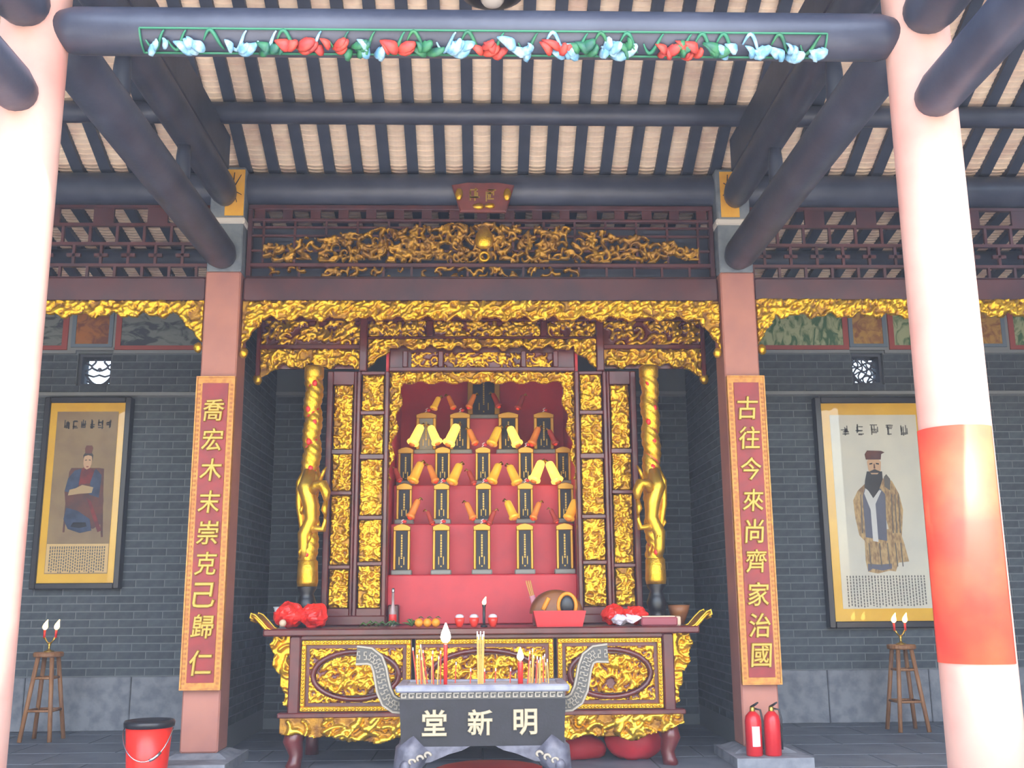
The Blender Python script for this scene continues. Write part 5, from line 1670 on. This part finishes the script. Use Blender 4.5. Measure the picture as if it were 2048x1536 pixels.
# ------------------------------------------------------------------ stools with candle holders, bucket, extinguishers, cloths
def stool(x, y, nm, rot):
    t = thing('wooden_stool', 'tall wooden stool with splayed legs in the %s aisle' % nm, 'stool', (x, y, 0), 'wooden stools')
    MB().lathe([(0.13, 0.775), (0.14, 0.785), (0.14, 0.81), (0.13, 0.82)], (x, y, 0), 24).build('seat', 'wood_stool', t)
    for k in range(4):
        a = rot + k * PI / 2
        MB().tube([(x + 0.095 * math.cos(a), y + 0.095 * math.sin(a), 0.785), (x + 0.205 * math.cos(a), y + 0.205 * math.sin(a), 0.0)], 0.022, 8).build('leg', 'wood_stool', t, True)
        for z, rr_ in ((0.28, 0.168), (0.58, 0.125)):
            b = a + PI / 2
            MB().tube([(x + rr_ * math.cos(a), y + rr_ * math.sin(a), z), (x + rr_ * math.cos(b), y + rr_ * math.sin(b), z)], 0.012, 6).build('stretcher', 'wood_stool', t, True)
    c = thing('candle_holder', 'small brass twin candle holder burning on the %s stool' % nm, 'candle holder', (x, y, 0.82), 'twin candle holders')
    MB().lathe([(0.05, 0), (0.05, 0.008), (0.015, 0.02), (0.01, 0.05), (0.018, 0.07), (0.008, 0.09)], (x, y, 0.82), 16).build('base', 'brass', c, True)
    for sx in (-1, 1):
        MB().tube([(x, y, 0.89), (x + sx * 0.03, y, 0.925), (x + sx * 0.055, y, 0.96)], [0.008, 0.007, 0.012], 7).build('arm', 'brass', c, True)
        MB().tube([(x + sx * 0.055, y, 0.955), (x + sx * 0.056, y, 1.03)], [0.012, 0.011], 8).build('candle_stub', 'candle_red', c, True)
        flame('flame', x + sx * 0.056, y, 1.032, 0.095, c, lean=0.25)


stool(-4.22, 10.42, 'left', 0.73)
stool(4.17, 10.42, 'right', -0.73)

BXc, BYc = -2.455, 7.98
bk = thing('bucket', 'red plastic bucket with black rim and wire handle on the left', 'bucket', (BXc, BYc, 0))
MB().lathe([(0.13, 0), (0.135, 0.01), (0.145, 0.1), (0.166, 0.405), (0.159, 0.405), (0.135, 0.03)], (BXc, BYc, 0), 32).build('shell', 'bucket_red', bk, True)
MB().lathe([(0.166, 0.39), (0.179, 0.395), (0.182, 0.425), (0.174, 0.44), (0.155, 0.44), (0.152, 0.415)], (BXc, BYc, 0), 32).build('rim_band', 'black_plastic', bk, True)
hp = []
for a in np.linspace(PI * 1.0, PI * 2.0, 22):
    sg = abs(math.sin(a))
    hp.append((BXc + 0.178 * math.cos(a), BYc + 0.176 * math.sin(a) - 0.008, 0.385 - 0.17 * sg ** 1.2 - 0.04 * (1 + math.cos(a)) * sg))
MB().tube(hp, 0.0045, 6).build('wire_handle', 'steel', bk, True)
MB().tube(hp[13:17], 0.012, 8).build('handle_grip', 'steel', bk, True)

for k, (x, lb) in enumerate(((2.135, 'red fire extinguisher with pale label, left of the pair by the column'), (2.285, 'red fire extinguisher, right of the pair by the column'))):
    y = 8.42
    t = thing('fire_extinguisher', lb, 'extinguisher', (x, y, 0.075), 'fire extinguishers')
    MB().lathe([(0.058, 0), (0.064, 0.008), (0.064, 0.26), (0.055, 0.30), (0.028, 0.33), (0.02, 0.335)], (x, y, 0.075), 22).build('cylinder', 'ext_red', t, True)
    MB().lathe([(0.02, 0.33), (0.022, 0.335), (0.02, 0.365), (0.012, 0.37)], (x, y, 0.075), 12).build('valve', 'brass', t, True)
    MB().tube([(x - 0.01, y, 0.44), (x + 0.02, y - 0.03, 0.465), (x + 0.035, y - 0.05, 0.48)], [0.01, 0.009, 0.006], 6).build('lever', 'black_plastic', t, True)
    MB().tube([(x + 0.01, y, 0.43), (x + 0.06, y - 0.01, 0.42), (x + 0.073, y - 0.015, 0.34), (x + 0.071, y - 0.012, 0.2), (x + 0.07, y - 0.01, 0.12)], 0.008, 7).build('hose', 'black_plastic', t, True)
    if k == 0:
        vv, ff = [], []
        for i in range(9):
            a = -PI / 2 - 0.5 + i * 0.125
            for z in (0.15, 0.30):
                vv.append((x + 0.0655 * math.cos(a + 0.1), y + 0.0655 * math.sin(a + 0.1), z))
        for i in range(8):
            ff.append((2 * i, 2 * i + 2, 2 * i + 3, 2 * i + 1))
        MB().add(vv, ff).build('printed_label', 'label_white', t)

o = thing('red_bundle', 'bright red cloth bundle on the floor under the right end of the table', 'bundle', (1.25, 8.85, 0))
m = MB().blob((1.25, 8.85, 0.15), (0.24, 0.16, 0.17), 20, 12, 0.07, 5)
m.v = [(p[0], p[1], max(0.002, p[2])) for p in m.v]
m.build('cloth', 'red_cloth', o, True)
MB().tube([(1.22, 8.82, 0.29), (1.24, 8.81, 0.32), (1.21, 8.80, 0.34)], [0.06, 0.03, 0.012], 8).build('knot', 'red_cloth', o, True)
o = thing('red_bundle', 'dark red cloth bundle on the floor beside the bright one', 'bundle', (0.78, 8.9, 0))
m = MB().blob((0.78, 8.9, 0.09), (0.24, 0.15, 0.12), 20, 12, 0.08, 8)
m.v = [(p[0], p[1], max(0.002, p[2])) for p in m.v]
m.build('cloth', 'cushion_red', o, True)
MB().tube([(0.75, 8.87, 0.17), (0.77, 8.86, 0.20), (0.74, 8.85, 0.22)], [0.05, 0.03, 0.012], 8).build('knot', 'cushion_red', o, True)
o = thing('kneeling_cushion', 'flat red kneeling cushion on the floor behind the incense burner', 'cushion', (0.05, 7.95, 0))
m = MB().blob((0.05, 7.95, 0.06), (0.42, 0.24, 0.07), 28, 10, 0.0, 1)
m.v = [(p[0], p[1], max(0.002, p[2])) for p in m.v]
m.build('pad', 'cushion_red', o, True)
MB().tube([(0.05 + 0.42 * math.cos(a), 7.95 + 0.24 * math.sin(a), 0.06) for a in np.linspace(0, 2 * PI, 33)], 0.009, 6, cap=False).build('piping', 'candle_red', o, True)

# ------------------------------------------------------------------ thin haze volume: incense smoke plus a lens veil lifting dark tones
hz = MB().box(-6.88, 6.88, 2.7, YB - 0.06, 0.01, 7.6)
v8 = bpy.data.materials.new('smoke_veil')
v8.use_nodes = True
n8 = v8.node_tree.nodes
n8.clear()
vo = n8.new('ShaderNodeOutputMaterial')
vsn = n8.new('ShaderNodeVolumeScatter')
vsn.inputs['Color'].default_value = (0.66, 0.77, 1.0, 1)
vsn.inputs['Density'].default_value = 0.0075
vsn.inputs['Anisotropy'].default_value = 0.2
v8.node_tree.links.new(vsn.outputs[0], vo.inputs['Volume'])
MATS['smoke_veil'] = v8
hzo = hz.build('smoke_haze', 'smoke_veil')
tag(hzo, 'thin bluish haze in the hall, incense smoke and lens veil', 'smoke', kind='stuff')
